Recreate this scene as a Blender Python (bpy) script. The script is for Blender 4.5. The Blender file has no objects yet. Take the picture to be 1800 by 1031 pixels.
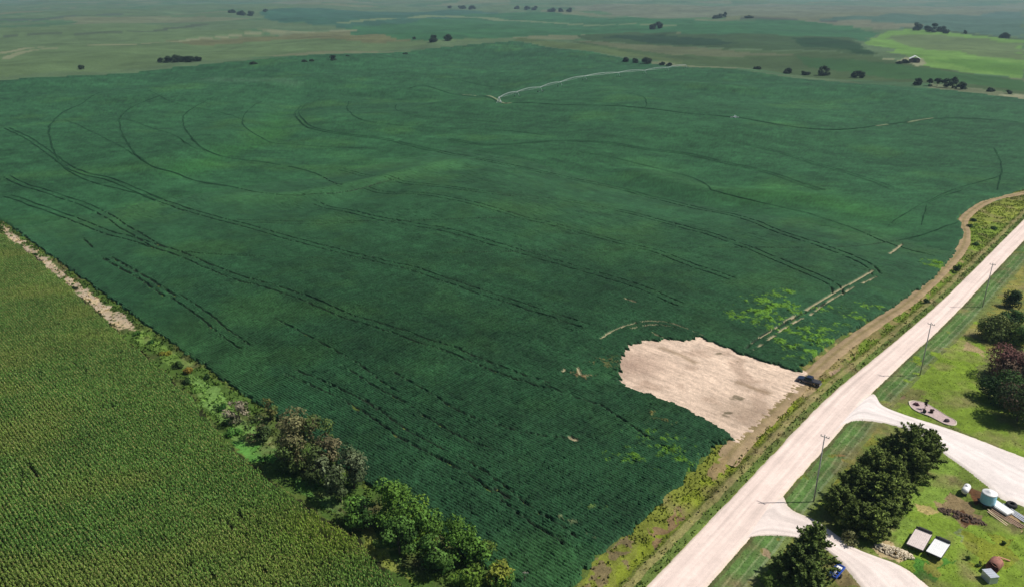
import bpy, math, random
import numpy as np
from mathutils import Vector, Matrix

random.seed(7)
RNG = np.random.default_rng(11)
R = math.radians
scn = bpy.context.scene
COL = scn.collection

# ------------------------------------------------------------------ camera, light, exposure
CAM_H = 74.0
PITCH = 21.6
F = 1365.0            # focal length in photo pixels (photo 1800 x 1031)
SUN_EL = 54.0
SUN_AZ = 3.0          # degrees from +X towards +Y
cd = bpy.data.cameras.new("camera")
cam = bpy.data.objects.new("camera", cd)
COL.objects.link(cam)
cam.location = (0, 0, CAM_H)
cam.rotation_euler = (R(90 - PITCH), 0, 0)
cd.sensor_width = 36.0
cd.lens = 36.0 * F / 1800.0
cd.clip_start = 0.5
cd.clip_end = 30000
scn.camera = cam

world = bpy.data.worlds.new("World")
scn.world = world
world.use_nodes = True
wn = world.node_tree.nodes
wl = world.node_tree.links
wn.clear()
sky = wn.new('ShaderNodeTexSky')
sky.sky_type = 'NISHITA'
sky.sun_disc = False
sky.sun_elevation = R(SUN_EL)
sky.sun_rotation = R(90 - SUN_AZ)
bg = wn.new('ShaderNodeBackground')
bg.inputs['Strength'].default_value = 0.06
wo = wn.new('ShaderNodeOutputWorld')
wl.new(sky.outputs[0], bg.inputs[0])
wl.new(bg.outputs[0], wo.inputs[0])

sd = bpy.data.lights.new("sun", 'SUN')
sd.energy = 4.6
sd.angle = R(0.5)
sd.color = (1.0, 0.955, 0.89)
sun = bpy.data.objects.new("sun", sd)
COL.objects.link(sun)
sv = Vector((math.cos(R(SUN_EL)) * math.cos(R(SUN_AZ)), math.cos(R(SUN_EL)) * math.sin(R(SUN_AZ)), math.sin(R(SUN_EL))))
sun.rotation_euler = sv.to_track_quat('Z', 'Y').to_euler()
sun.location = sv * 400

scn.view_settings.view_transform = 'Standard'
scn.view_settings.look = 'None'
scn.view_settings.gamma = 1.0
scn.view_settings.exposure = 0.0
scn.render.engine = 'CYCLES'
scn.cycles.max_bounces = 5
scn.cycles.diffuse_bounces = 3
scn.cycles.volume_bounces = 0

K = 1.25   # what a white sunlit surface reaches at exposure 0


def lin(c):
    o = []
    for v in c:
        v = v / 255.0
        o.append(v / 12.92 if v <= 0.04045 else ((v + 0.055) / 1.055) ** 2.4)
    return np.array(o)


def alb(r, g, b):
    """albedo of a surface that photographs as this sRGB colour in full sun"""
    return lin((r, g, b)) / K


# ------------------------------------------------------------------ noise
_T = np.random.default_rng(3).random((256, 256)).astype(np.float32)


def vnoise(x, y, seed=0):
    x = np.asarray(x, dtype=np.float64) + seed * 37.17
    y = np.asarray(y, dtype=np.float64) + seed * 91.73
    xi = np.floor(x).astype(np.int64)
    yi = np.floor(y).astype(np.int64)
    fx = x - xi
    fy = y - yi
    fx = fx * fx * (3 - 2 * fx)
    fy = fy * fy * (3 - 2 * fy)
    a = _T[xi & 255, yi & 255]
    b = _T[(xi + 1) & 255, yi & 255]
    c = _T[xi & 255, (yi + 1) & 255]
    d = _T[(xi + 1) & 255, (yi + 1) & 255]
    return (a * (1 - fx) + b * fx) * (1 - fy) + (c * (1 - fx) + d * fx) * fy


def fbm(x, y, seed=0, oct=3):
    s = 0
    a = 0.5
    t = 0
    for i in range(oct):
        s = s + a * (vnoise(x * 2 ** i, y * 2 ** i, seed + i * 5) * 2 - 1)
        t += a
        a *= 0.5
    return s / t


def smooth(a, b, v):
    t = np.clip((v - a) / (b - a), 0, 1)
    return t * t * (3 - 2 * t)


S2 = math.sqrt(2)


def uw(x, y):
    return (x - y) / S2, (x + y) / S2


def xy(u, w):
    return (u + w) / S2, (w - u) / S2


# ------------------------------------------------------------------ terrain
_cp, _sp = math.cos(R(PITCH)), math.sin(R(PITCH))


def plane(px, py):
    a = (px - 900.0) / F
    v = (515.5 - py) / F
    t = CAM_H / (_sp - v * _cp)
    return a * t, (_cp + v * _sp) * t


RELIEF = [([(345, 315), (400, 275), (470, 240), (505, 190), (530, 150)], 14, -2.6),
          ([(300, 300), (350, 260), (420, 222), (455, 180)], 22, 1.6),
          ([(430, 350), (560, 342), (640, 326), (720, 305), (800, 290)], 9, 1.8),
          ([(470, 366), (560, 360), (680, 340)], 10, -1.4),
          ([(1120, 300), (1250, 332), (1400, 342), (1530, 362)], 10, 2.6),
          ([(1300, 352), (1420, 362), (1540, 380)], 11, -1.8),
          ([(60, 312), (160, 302), (270, 292)], 10, 1.4),
          ([(640, 160), (760, 168), (860, 150)], 20, -2.4),
          ([(1180, 150), (1330, 160), (1500, 158), (1680, 190)], 22, 2.2),
          ([(880, 300), (1000, 270), (1150, 240), (1300, 235)], 22, 1.8),
          ([(600, 500), (760, 470), (900, 430)], 16, 1.2)]
RELIEF = [([plane(*p) for p in pts], sg, am) for pts, sg, am in RELIEF]


def seg_dist(pl, x, y):
    b = np.full(x.shape, 1e9)
    for (ax, ay), (bx, by) in zip(pl[:-1], pl[1:]):
        dx, dy = bx - ax, by - ay
        t = np.clip(((x - ax) * dx + (y - ay) * dy) / (dx * dx + dy * dy), 0, 1)
        b = np.minimum(b, np.hypot(x - ax - t * dx, y - ay - t * dy))
    return b


def H(x, y):
    x = np.asarray(x, dtype=np.float64)
    y = np.asarray(y, dtype=np.float64)
    u, w = uw(x, y)
    r = np.hypot(x, y)
    fm = smooth(-75, -190, u) * smooth(70, 170, w)
    h = fm * (fbm(x / 150, y / 190, 2, 2) * 6.5 + fbm(x / 60, y / 85, 9, 2) * 1.9)
    k = (fm > 0) & (r < 1300)
    if k.any():
        e = np.zeros(x.shape)
        xx, yy = (x[k], y[k]) if x.shape else (x, y)
        ek = 0
        for pl, sg, am in RELIEF:
            ek = ek + am * np.exp(-(seg_dist(pl, xx, yy) / sg) ** 2)
        if x.shape:
            e[k] = ek
        else:
            e = ek
        h = h + fm * e
    h = h + smooth(650, 1500, r) * fbm(x / 420, y / 420, 5, 3) * 15
    h = h + smooth(1800, 4500, r) * fbm(x / 1000, y / 1000, 6, 2) * 26
    return h


def ray(px, py):
    a = (px - 900.0) / F
    v = (515.5 - py) / F
    return np.array([a, _cp + v * _sp, -_sp + v * _cp])


def P(px, py, z=None):
    d = ray(px, py)
    if z is not None:
        t = (CAM_H - z) / -d[2]
        return np.array([d[0] * t, d[1] * t, z])
    if d[2] >= -0.012:
        d[2] = -0.012
    t0 = CAM_H / -d[2]
    ts = np.concatenate([np.linspace(t0 * 0.6, t0 * 1.5, 900)])
    zs = CAM_H + d[2] * ts
    hs = H(d[0] * ts, d[1] * ts)
    below = np.nonzero(zs < hs)[0]
    i = below[0] if len(below) else len(ts) - 1
    if i == 0:
        i = 1
    a, b = zs[i - 1] - hs[i - 1], zs[i] - hs[i]
    f = a / (a - b) if a != b else 0
    t = ts[i - 1] + (ts[i] - ts[i - 1]) * f
    x, y = d[0] * t, d[1] * t
    return np.array([x, y, float(H(x, y))])


def PL(pts):
    return np.array([P(a, b)[:2] for a, b in pts])


def project(x, y, z):
    dy = y * _cp - (z - CAM_H) * _sp
    up = y * _sp + (z - CAM_H) * _cp
    return 900 + F * x / dy, 515.5 - F * up / dy


def inside(poly, x, y):
    poly = np.asarray(poly)
    x = np.asarray(x, dtype=np.float64)
    y = np.asarray(y, dtype=np.float64)
    out = np.zeros(x.shape, bool)
    bb = (x >= poly[:, 0].min()) & (x <= poly[:, 0].max()) & (y >= poly[:, 1].min()) & (y <= poly[:, 1].max())
    if not bb.any():
        return out
    X = x[bb]
    Y = y[bb]
    o = np.zeros(X.shape, bool)
    n = len(poly)
    for i in range(n):
        x1, y1 = poly[i]
        x2, y2 = poly[(i + 1) % n]
        if y1 == y2:
            continue
        c = ((y1 > Y) != (y2 > Y)) & (X < (x2 - x1) * (Y - y1) / (y2 - y1) + x1)
        o ^= c
    out[bb] = o
    return out


def pdist(pl, x, y, maxd=1e9):
    """distance to a polyline"""
    x = np.asarray(x, dtype=np.float64)
    y = np.asarray(y, dtype=np.float64)
    best = np.full(x.shape, 1e9)
    pl = np.asarray(pl)
    bb = (x >= pl[:, 0].min() - maxd) & (x <= pl[:, 0].max() + maxd) & (y >= pl[:, 1].min() - maxd) & (y <= pl[:, 1].max() + maxd)
    if not bb.any():
        return best
    X = x[bb]
    Y = y[bb]
    b = np.full(X.shape, 1e9)
    for i in range(len(pl) - 1):
        ax, ay = pl[i]
        dx, dy = pl[i + 1] - pl[i]
        L = dx * dx + dy * dy + 1e-9
        t = np.clip(((X - ax) * dx + (Y - ay) * dy) / L, 0, 1)
        b = np.minimum(b, np.hypot(X - ax - t * dx, Y - ay - t * dy))
    best[bb] = b
    return best


def resample(pl, n):
    pl = np.asarray(pl, dtype=np.float64)
    d = np.r_[0, np.cumsum(np.hypot(*np.diff(pl, axis=0).T))]
    t = np.linspace(0, d[-1], n)
    return np.stack([np.interp(t, d, pl[:, 0]), np.interp(t, d, pl[:, 1])], 1)


def curve(pl, step=2.0):
    """Catmull-Rom through the points"""
    pl = np.asarray(pl, dtype=np.float64)
    if len(pl) < 3:
        L = np.hypot(*(pl[-1] - pl[0]))
        return resample(pl, max(2, int(L / step)))
    q = np.vstack([2 * pl[0] - pl[1], pl, 2 * pl[-1] - pl[-2]])
    out = []
    for i in range(1, len(q) - 2):
        p0, p1, p2, p3 = q[i - 1], q[i], q[i + 1], q[i + 2]
        n = max(2, int(np.hypot(*(p2 - p1)) / step))
        for t in np.linspace(0, 1, n, endpoint=False):
            out.append(0.5 * ((2 * p1) + (-p0 + p2) * t + (2 * p0 - 5 * p1 + 4 * p2 - p3) * t * t + (-p0 + 3 * p1 - 3 * p2 + p3) * t ** 3))
    out.append(pl[-1])
    return np.array(out)


def offset(pl, d):
    t = np.gradient(pl, axis=0)
    t /= np.hypot(t[:, 0], t[:, 1])[:, None] + 1e-9
    return pl + np.stack([-t[:, 1], t[:, 0]], 1) * d


# ------------------------------------------------------------------ object helpers
def fast_mesh(name, V, Q, mat, parent=None, cols=None, uv=None, smooth_sh=False):
    V = np.asarray(V, dtype=np.float32)
    Q = np.asarray(Q, dtype=np.int32)
    me = bpy.data.meshes.new(name)
    me.vertices.add(len(V))
    me.vertices.foreach_set('co', V.ravel())
    k = Q.shape[1]
    me.loops.add(Q.size)
    me.loops.foreach_set('vertex_index', Q.ravel())
    me.polygons.add(len(Q))
    me.polygons.foreach_set('loop_start', np.arange(0, Q.size, k, dtype=np.int32))
    me.polygons.foreach_set('loop_total', np.full(len(Q), k, dtype=np.int32))
    if smooth_sh:
        me.polygons.foreach_set('use_smooth', np.ones(len(Q), bool))
    if cols is not None:
        at = me.color_attributes.new('Col', 'FLOAT_COLOR', 'POINT')
        c4 = np.ones((len(V), 4), np.float32)
        c4[:, :3] = cols
        at.data.foreach_set('color', c4.ravel())
    if uv is not None:
        ul = me.uv_layers.new(name='UVMap')
        ul.data.foreach_set('uv', np.asarray(uv, np.float32)[Q.ravel()].ravel())
    me.update(calc_edges=True)
    me.materials.append(mat)
    o = bpy.data.objects.new(name, me)
    COL.objects.link(o)
    if parent:
        o.parent = parent
    return o


def tag(o, label=None, cat=None, group=None, kind=None):
    if label:
        o['label'] = label
    if cat:
        o['category'] = cat
    if group:
        o['group'] = group
    if kind:
        o['kind'] = kind
    return o


def thing(name, label, cat, loc, rz=0, group=None):
    o = bpy.data.objects.new(name, None)
    o.empty_display_size = 0.3
    COL.objects.link(o)
    o.location = [float(v) for v in loc]
    o.rotation_euler = (0, 0, rz)
    return tag(o, label, cat, group)


class MB:
    def __init__(s):
        s.v = []
        s.f = []

    def add(s, vs, fs):
        b = len(s.v)
        s.v += [tuple(v) for v in vs]
        s.f += [tuple(i + b for i in f) for f in fs]

    def box(s, c, d, rz=0, ry=0, taper=1.0, bevel=0.0):
        x, y, z = [k / 2 for k in d]
        M = Matrix.Translation(c) @ Matrix.Rotation(rz, 4, 'Z') @ Matrix.Rotation(ry, 4, 'Y')
        if bevel > 0:
            b = bevel
            vs = []
            for sz, in_ in ((-z, b), (-z + b, 0), (z - b, 0), (z, b)):
                xx, yy = x - in_, y - in_
                cc = b if in_ == 0 else b * 0.6
                vs += [(xx, yy - cc, sz), (xx - cc, yy, sz), (-xx + cc, yy, sz), (-xx, yy - cc, sz),
                       (-xx, -yy + cc, sz), (-xx + cc, -yy, sz), (xx - cc, -yy, sz), (xx, -yy + cc, sz)]
            fs = [tuple(range(7, -1, -1)), tuple(range(24, 32))]
            for l in range(3):
                for i in range(8):
                    j = (i + 1) % 8
                    fs.append((l * 8 + i, l * 8 + j, l * 8 + 8 + j, l * 8 + 8 + i))
            s.add([M @ Vector(v) for v in vs], fs)
            return
        t = taper
        vs = [(-x, -y, -z), (x, -y, -z), (x, y, -z), (-x, y, -z), (-x * t, -y * t, z), (x * t, -y * t, z), (x * t, y * t, z), (-x * t, y * t, z)]
        s.add([M @ Vector(v) for v in vs], [(3, 2, 1, 0), (4, 5, 6, 7), (0, 1, 5, 4), (1, 2, 6, 5), (2, 3, 7, 6), (3, 0, 4, 7)])

    def tube(s, a, b, r1, r2=None, n=8, cap=True):
        r2 = r1 if r2 is None else r2
        a = Vector([float(k) for k in a])
        b = Vector([float(k) for k in b])
        d = (b - a)
        if d.length < 1e-6:
            return
        q = d.to_track_quat('Z', 'Y')
        vs = []
        for c, r in ((a, r1), (b, r2)):
            for i in range(n):
                t = 2 * math.pi * i / n
                vs.append(c + q @ Vector((r * math.cos(t), r * math.sin(t), 0)))
        fs = [(i, (i + 1) % n, n + (i + 1) % n, n + i) for i in range(n)]
        if cap:
            fs += [tuple(range(n - 1, -1, -1)), tuple(range(n, 2 * n))]
        s.add(vs, fs)

    def rev(s, prof, axis='Z', n=20, o=(0, 0, 0), close=True):
        """profile (r, h) revolved about an axis"""
        vs = []
        for r, h in prof:
            for i in range(n):
                t = 2 * math.pi * i / n
                a, b = r * math.cos(t), r * math.sin(t)
                v = (a, b, h) if axis == 'Z' else ((h, a, b) if axis == 'X' else (a, h, b))
                vs.append((v[0] + o[0], v[1] + o[1], v[2] + o[2]))
        fs = []
        for l in range(len(prof) - 1):
            for i in range(n):
                j = (i + 1) % n
                fs.append((l * n + i, l * n + j, l * n + n + j, l * n + n + i))
        if close:
            fs += [tuple(range(n - 1, -1, -1)), tuple(range((len(prof) - 1) * n, len(prof) * n))]
        s.add(vs, fs)

    def build(s, name, mat, parent=None, sm=False):
        me = bpy.data.meshes.new(name)
        me.from_pydata([tuple(v) for v in s.v], [], s.f)
        me.validate()
        import bmesh
        bm = bmesh.new()
        bm.from_mesh(me)
        bmesh.ops.recalc_face_normals(bm, faces=bm.faces)
        bm.to_mesh(me)
        bm.free()
        if sm:
            for p in me.polygons:
                p.use_smooth = True
        me.materials.append(mat)
        o = bpy.data.objects.new(name, me)
        COL.objects.link(o)
        if parent:
            o.parent = parent
        return o


# ------------------------------------------------------------------ materials
def nodes(name):
    m = bpy.data.materials.new(name)
    m.use_nodes = True
    nt = m.node_tree
    b = nt.nodes['Principled BSDF']
    return m, nt, b


def noise_node(nt, scale, detail=4, rough=0.6, coord='Object', vec=None, dist=0.0):
    if vec is None:
        tc = nt.nodes.new('ShaderNodeTexCoord')
        vec = tc.outputs[coord]
    n = nt.nodes.new('ShaderNodeTexNoise')
    n.inputs['Scale'].default_value = scale
    n.inputs['Detail'].default_value = detail
    n.inputs['Roughness'].default_value = rough
    n.inputs['Distortion'].default_value = dist
    nt.links.new(vec, n.inputs['Vector'])
    return n.outputs['Fac']


def maprange(nt, fac, a, b, c, d):
    m = nt.nodes.new('ShaderNodeMapRange')
    m.inputs['From Min'].default_value = a
    m.inputs['From Max'].default_value = b
    m.inputs['To Min'].default_value = c
    m.inputs['To Max'].default_value = d
    nt.links.new(fac, m.inputs['Value'])
    return m.outputs[0]


def vmul(nt, col, fac):
    v = nt.nodes.new('ShaderNodeVectorMath')
    v.operation = 'SCALE'
    nt.links.new(col, v.inputs[0])
    nt.links.new(fac, v.inputs['Scale'])
    return v.outputs[0]


def math_node(nt, op, a, b):
    m = nt.nodes.new('ShaderNodeMath')
    m.operation = op
    for i, v in enumerate((a, b)):
        if isinstance(v, (int, float)):
            m.inputs[i].default_value = v
        else:
            nt.links.new(v, m.inputs[i])
    return m.outputs[0]


def attr_mat(name, variation=((1.3, 0.75, 1.25),), rough=0.85, bump=0.0, bump_scale=3.0, spec=0.2, translucent=0.0):
    """colour from the mesh, broken up by procedural noise"""
    m, nt, b = nodes(name)
    a = nt.nodes.new('ShaderNodeAttribute')
    a.attribute_name = 'Col'
    c = a.outputs['Color']
    for sc, lo, hi in variation:
        f = maprange(nt, noise_node(nt, sc, 3, 0.65), 0.3, 0.7, lo, hi)
        c = vmul(nt, c, f)
    nt.links.new(c, b.inputs['Base Color'])
    b.inputs['Roughness'].default_value = rough
    b.inputs['Specular IOR Level'].default_value = spec
    if bump > 0:
        bn = nt.nodes.new('ShaderNodeBump')
        bn.inputs['Strength'].default_value = bump
        bn.inputs['Distance'].default_value = 0.3
        nt.links.new(noise_node(nt, bump_scale, 3, 0.7), bn.inputs['Height'])
        nt.links.new(bn.outputs[0], b.inputs['Normal'])
    if translucent > 0:
        tr = nt.nodes.new('ShaderNodeBsdfTranslucent')
        nt.links.new(c, tr.inputs['Color'])
        mx = nt.nodes.new('ShaderNodeMixShader')
        mx.inputs[0].default_value = translucent
        nt.links.new(b.outputs[0], mx.inputs[1])
        nt.links.new(tr.outputs[0], mx.inputs[2])
        nt.links.new(mx.outputs[0], nt.nodes['Material Output'].inputs['Surface'])
    return m


def plain(name, rgb, rough=0.6, metal=0.0, spec=0.4, var=0.12, scale=2.0, bump=0.0, coat=0.0):
    m, nt, b = nodes(name)
    rc = nt.nodes.new('ShaderNodeRGB')
    rc.outputs[0].default_value = (*[float(v) for v in rgb], 1)
    f = maprange(nt, noise_node(nt, scale, 5, 0.6), 0.3, 0.7, 1 - var, 1 + var)
    nt.links.new(vmul(nt, rc.outputs[0], f), b.inputs['Base Color'])
    b.inputs['Roughness'].default_value = rough
    b.inputs['Metallic'].default_value = metal
    b.inputs['Specular IOR Level'].default_value = spec
    b.inputs['Coat Weight'].default_value = coat
    if bump:
        bn = nt.nodes.new('ShaderNodeBump')
        bn.inputs['Strength'].default_value = bump
        bn.inputs['Distance'].default_value = 0.05
        nt.links.new(noise_node(nt, scale * 6, 4, 0.7), bn.inputs['Height'])
        nt.links.new(bn.outputs[0], b.inputs['Normal'])
    return m


M_GROUND = attr_mat('ground_cover', ((0.05, 0.9, 1.1), (0.6, 0.8, 1.2), (3.5, 0.72, 1.28)), 0.95, 0.5, 2.2, 0.1)
M_SOY = attr_mat('soy_leaves', ((0.02, 0.88, 1.14), (0.12, 0.9, 1.1), (1.4, 0.8, 1.22)), 0.75, 0.4, 4.0, 0.18)
M_SOYFAR = attr_mat('soy_canopy', ((0.012, 0.85, 1.15), (0.06, 0.85, 1.15), (0.4, 0.85, 1.15)), 0.8, 0.25, 0.5, 0.12)
M_LEAF = attr_mat('leaves', ((0.5, 0.85, 1.15),), 0.7, 0, 1, 0.15, translucent=0.12)
M_CORN = attr_mat('corn_leaves', ((0.05, 0.85, 1.15), (0.7, 0.85, 1.15)), 0.6, 0, 1, 0.25, translucent=0.12)
M_TRACK = attr_mat('track_soil_shade', ((0.5, 0.7, 1.3),), 0.95, 0, 1, 0.1)
M_SOIL = attr_mat('bare_soil', ((0.35, 0.88, 1.1), (1.5, 0.88, 1.1), (6, 0.85, 1.12)), 0.95, 0.45, 3.0, 0.05)
M_BARK = plain('bark', (0.09, 0.07, 0.05), 0.9, var=0.3, scale=3, bump=0.4)


def gravel_mat():
    m, nt, b = nodes('gravel')
    uv = nt.nodes.new('ShaderNodeUVMap')
    uv.uv_map = 'UVMap'
    sep = nt.nodes.new('ShaderNodeSeparateXYZ')
    nt.links.new(uv.outputs[0], sep.inputs[0])
    a = nt.nodes.new('ShaderNodeAttribute')
    a.attribute_name = 'Col'
    c = a.outputs['Color']
    # long streaks left by wheels, stretched along the road
    mp = nt.nodes.new('ShaderNodeMapping')
    mp.inputs['Scale'].default_value = (9.0, 0.035, 1)
    nt.links.new(uv.outputs[0], mp.inputs['Vector'])
    f = maprange(nt, noise_node(nt, 1.0, 4, 0.6, vec=mp.outputs[0]), 0.3, 0.7, 0.84, 1.08)
    c = vmul(nt, c, f)
    for sc, lo, hi in ((0.12, 0.90, 1.05), (1.1, 0.93, 1.05), (9, 0.86, 1.12)):
        c = vmul(nt, c, maprange(nt, noise_node(nt, sc, 4, 0.65), 0.3, 0.7, lo, hi))
    nt.links.new(c, b.inputs['Base Color'])
    b.inputs['Roughness'].default_value = 0.95
    b.inputs['Specular IOR Level'].default_value = 0.05
    bn = nt.nodes.new('ShaderNodeBump')
    bn.inputs['Strength'].default_value = 0.3
    bn.inputs['Distance'].default_value = 0.05
    nt.links.new(noise_node(nt, 7, 4, 0.7), bn.inputs['Height'])
    nt.links.new(bn.outputs[0], b.inputs['Normal'])
    return m


M_GRAVEL = gravel_mat()

# ------------------------------------------------------------------ layout, read off the photo and laid on the ground
g = lambda pts: np.array([P(a, b, 0)[:2] for a, b in pts])


def extend(pl, d0=0, d1=0):
    pl = np.asarray(pl)
    out = [p for p in pl]
    if d0:
        v = pl[0] - pl[1]
        out.insert(0, pl[0] + v / np.hypot(*v) * d0)
    if d1:
        v = pl[-1] - pl[-2]
        out.append(pl[-1] + v / np.hypot(*v) * d1)
    return np.array(out)


ROAD_L = curve(extend(g([(1153, 1012), (1300, 858), (1452, 700), (1548, 620), (1642, 540), (1700, 485), (1790, 395)]), 25, 120), 1.0)
ROAD_R = curve(extend(g([(1254, 1018), (1318, 945), (1385, 862), (1486, 745), (1532, 691), (1604, 622), (1652, 578), (1699, 530), (1743, 483), (1793, 430)]), 25, 120), 1.0)
ROAD_POLY = np.vstack([ROAD_L, ROAD_R[::-1]])
DR2_U = curve(g([(1500, 720), (1534, 691), (1551, 711), (1592, 728), (1677, 755), (1792, 799), (1880, 835), (2050, 905), (2300, 1000)]), 0.7)
DR2_L = curve(g([(1460, 766), (1486, 744), (1514, 738), (1560, 744), (1600, 757), (1639, 782), (1687, 816), (1731, 850), (1762, 877), (1792, 886), (1880, 930), (2050, 1010), (2300, 1110)]), 0.7)
DR1_U = curve(g([(1360, 878), (1377, 871), (1391, 893), (1438, 915), (1472, 939), (1506, 963), (1550, 980), (1585, 993), (1622, 1020), (1700, 1085), (1800, 1170), (1900, 1250)]), 0.7)
DR1_L = curve(g([(1285, 985), (1309, 949), (1336, 940), (1391, 942), (1432, 953), (1462, 973), (1489, 1000), (1505, 1020), (1560, 1085), (1640, 1170), (1720, 1250)]), 0.7)
DR1 = np.vstack([DR1_U, DR1_L[::-1]])
DR2 = np.vstack([DR2_U, DR2_L[::-1]])
TRACK_MID = curve(extend(g([(1272, 812), (1300, 778), (1350, 729), (1402, 680), (1452, 634), (1500, 596), (1555, 558), (1600, 528), (1652, 480), (1690, 437), (1697, 410), (1693, 388), (1712, 368), (1745, 350), (1790, 341)]), 0, 40), 1.5)
TRUCK = P(1421, 673, 0)

# soybean field outline
far_r = P(1785, 173)[:2]
far_m = P(1220, 119)[:2]
far_c = P(912, 73)[:2]
far_l = P(12, 141)[:2]
dl = (far_l - far_c) / np.hypot(*(far_l - far_c))
far_l2 = far_l + dl * 70
SOY_EDGE_R = g([(985, 1050), (1015, 1020), (1050, 975), (1100, 940), (1150, 893), (1200, 842), (1250, 790), (1282, 764), (1240, 740), (1190, 712), (1140, 695), (1100, 684), (1083, 660),
                (1088, 640), (1095, 612), (1125, 602), (1160, 597), (1200, 600), (1225, 592), (1290, 617), (1330, 632), (1400, 653), (1430, 628), (1470, 596), (1520, 568), (1560, 545), (1600, 518), (1640, 490), (1672, 452), (1690, 425), (1692, 400), (1682, 386), (1695, 372), (1720, 356), (1790, 336)])
SOY = np.vstack([np.array([xy(-45, 57.3)]), SOY_EDGE_R, [xy(-62, 400)], [far_r + np.array([60, -40])], [far_r], [far_m], [far_c], [far_l], [far_l2], [xy(-480, 57.3)]])

PATCH = g([(1405, 655), (1400, 652), (1330, 632), (1290, 617), (1225, 592), (1200, 600), (1160, 597), (1125, 602), (1095, 612), (1088, 640), (1083, 660), (1100, 684), (1140, 695), (1190, 712), (1240, 740), (1282, 764), (1292, 775),
           (1330, 735), (1370, 698), (1405, 670)])

# ---- land colours (what grows or lies there, plus shade painted on the far hills)
LAND = []


def land(pts, rgb, warp=0.6, flat=True, keep=1.0):
    LAND.append((g(pts) if flat else PL(pts), alb(*rgb), warp, keep))


# far country beyond the field
land([(-200, 130), (-200, 60), (200, 40), (700, 60), (900, 68), (600, 90), (12, 133)], (116, 136, 96), 6, False)
land([(300, 72), (500, 62), (600, 53), (690, 58), (760, 66), (640, 76), (500, 70), (330, 80)], (128, 126, 92), 6, False)
land([(455, 20), (560, 14), (800, 17), (880, 22), (830, 46), (700, 50), (560, 44), (480, 38)], (74, 116, 98), 8, False)
land([(600, 50), (700, 42), (850, 24), (1000, 26), (1250, 38), (1440, 38), (1545, 58), (1515, 72), (1400, 66), (1200, 58), (1060, 60), (930, 64), (760, 72), (680, 66)], (74, 122, 84), 8, False)
land([(980, 12), (1300, 10), (1800, 12), (1800, 22), (1560, 26), (1430, 36), (1200, 32), (1080, 26)], (134, 136, 114), 8, False)
land([(1560, 24), (1800, 20), (1800, 68), (1640, 52), (1570, 50), (1520, 48), (1440, 36)], (96, 124, 112), 8, False)
land([(1400, 36), (1500, 34), (1640, 44), (1560, 52), (1480, 46)], (140, 138, 118), 8, False)
land([(1000, 64), (1100, 57), (1220, 60), (1400, 64), (1495, 66), (1545, 97), (1500, 96), (1400, 88), (1280, 84), (1150, 80), (1040, 72)], (78, 102, 68), 8, False)  # dark band: shade on the far hills painted into the land colour
land([(1060, 64), (1150, 60), (1240, 68), (1310, 76), (1240, 80), (1140, 76)], (52, 80, 56), 10, False)  # deeper patch of the painted hill shade
land([(1380, 66), (1470, 68), (1510, 78), (1540, 96), (1500, 94), (1450, 84), (1400, 76)], (50, 82, 52), 10, False)  # second deep patch of painted hill shade, further right
land([(990, 72), (1180, 82), (1400, 90), (1540, 98), (1620, 116), (1800, 140), (1800, 166), (1500, 140), (1225, 116), (1060, 88)], (92, 112, 74), 6, False)
land([(1000, 73), (1200, 82), (1400, 96), (1300, 100), (1180, 96)], (120, 124, 94), 6, False)
land([(1400, 98), (1600, 118), (1800, 140), (1800, 160), (1560, 138), (1420, 118)], (76, 114, 68), 6, False)
land([(1516, 76), (1548, 60), (1572, 53), (1650, 55), (1720, 63), (1800, 71), (1800, 137), (1700, 127), (1600, 114), (1610, 104), (1600, 98), (1560, 92), (1575, 86), (1530, 80)], (132, 168, 86), 3, False)
land([(1560, 62), (1650, 60), (1800, 78), (1800, 104), (1700, 96), (1640, 88), (1580, 78)], (126, 142, 96), 10, False)
land([(1640, 106), (1720, 104), (1800, 112), (1800, 132), (1720, 124)], (114, 154, 74), 5, False)
land([(1585, 104), (1600, 100), (1628, 104), (1624, 112), (1608, 117), (1592, 110)], (176, 170, 140), 2, False)
# dry fence-line strip at the far side of the field
land([(500, 105), (700, 92), (900, 74), (912, 66), (1060, 84), (1200, 106), (1200, 114), (1040, 90), (912, 72), (700, 98), (500, 112)], (106, 122, 80), 2, False)
land([(1755, 166), (1800, 168), (1850, 178), (1780, 174)], (176, 168, 140), 2, False)

# corn ground
land([(-400, 400), (12, 416), (60, 450), (130, 512), (205, 580), (330, 692), (385, 765), (500, 865), (620, 940), (700, 1020), (760, 1100), (-400, 1100)], (44, 50, 26), 0.5)
# grassy field margin
land([(-40, 380), (12, 395), (440, 705), (900, 1040), (960, 1100), (720, 1100), (690, 1005), (620, 935), (500, 860), (385, 762), (330, 690), (205, 578), (130, 510), (60, 448), (12, 414), (-80, 370)], (78, 104, 44), 0.8)
land([(0, 392), (60, 436), (130, 492), (232, 566), (236, 580), (205, 577), (150, 530), (60, 452), (12, 420)], (186, 168, 144), 0.7, True, 0.75)
land([(20, 430), (60, 458), (110, 495), (130, 512), (118, 516), (60, 462)], (110, 130, 60), 0.7)
land([(235, 572), (300, 612), (340, 648), (300, 640), (250, 600)], (112, 142, 66), 0.8)
land([(330, 655), (375, 672), (430, 740), (490, 782), (470, 800), (420, 775), (380, 735), (335, 690)], (112, 146, 74), 0.7)
land([(505, 845), (560, 846), (605, 880), (600, 905), (560, 885), (520, 868)], (90, 130, 62), 0.8)
land([(610, 905), (640, 925), (700, 985), (720, 1025), (690, 1010), (640, 960)], (130, 140, 66), 0.8)
land([(410, 775), (470, 780), (500, 800), (480, 815), (430, 805)], (90, 140, 62), 0.8)

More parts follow.
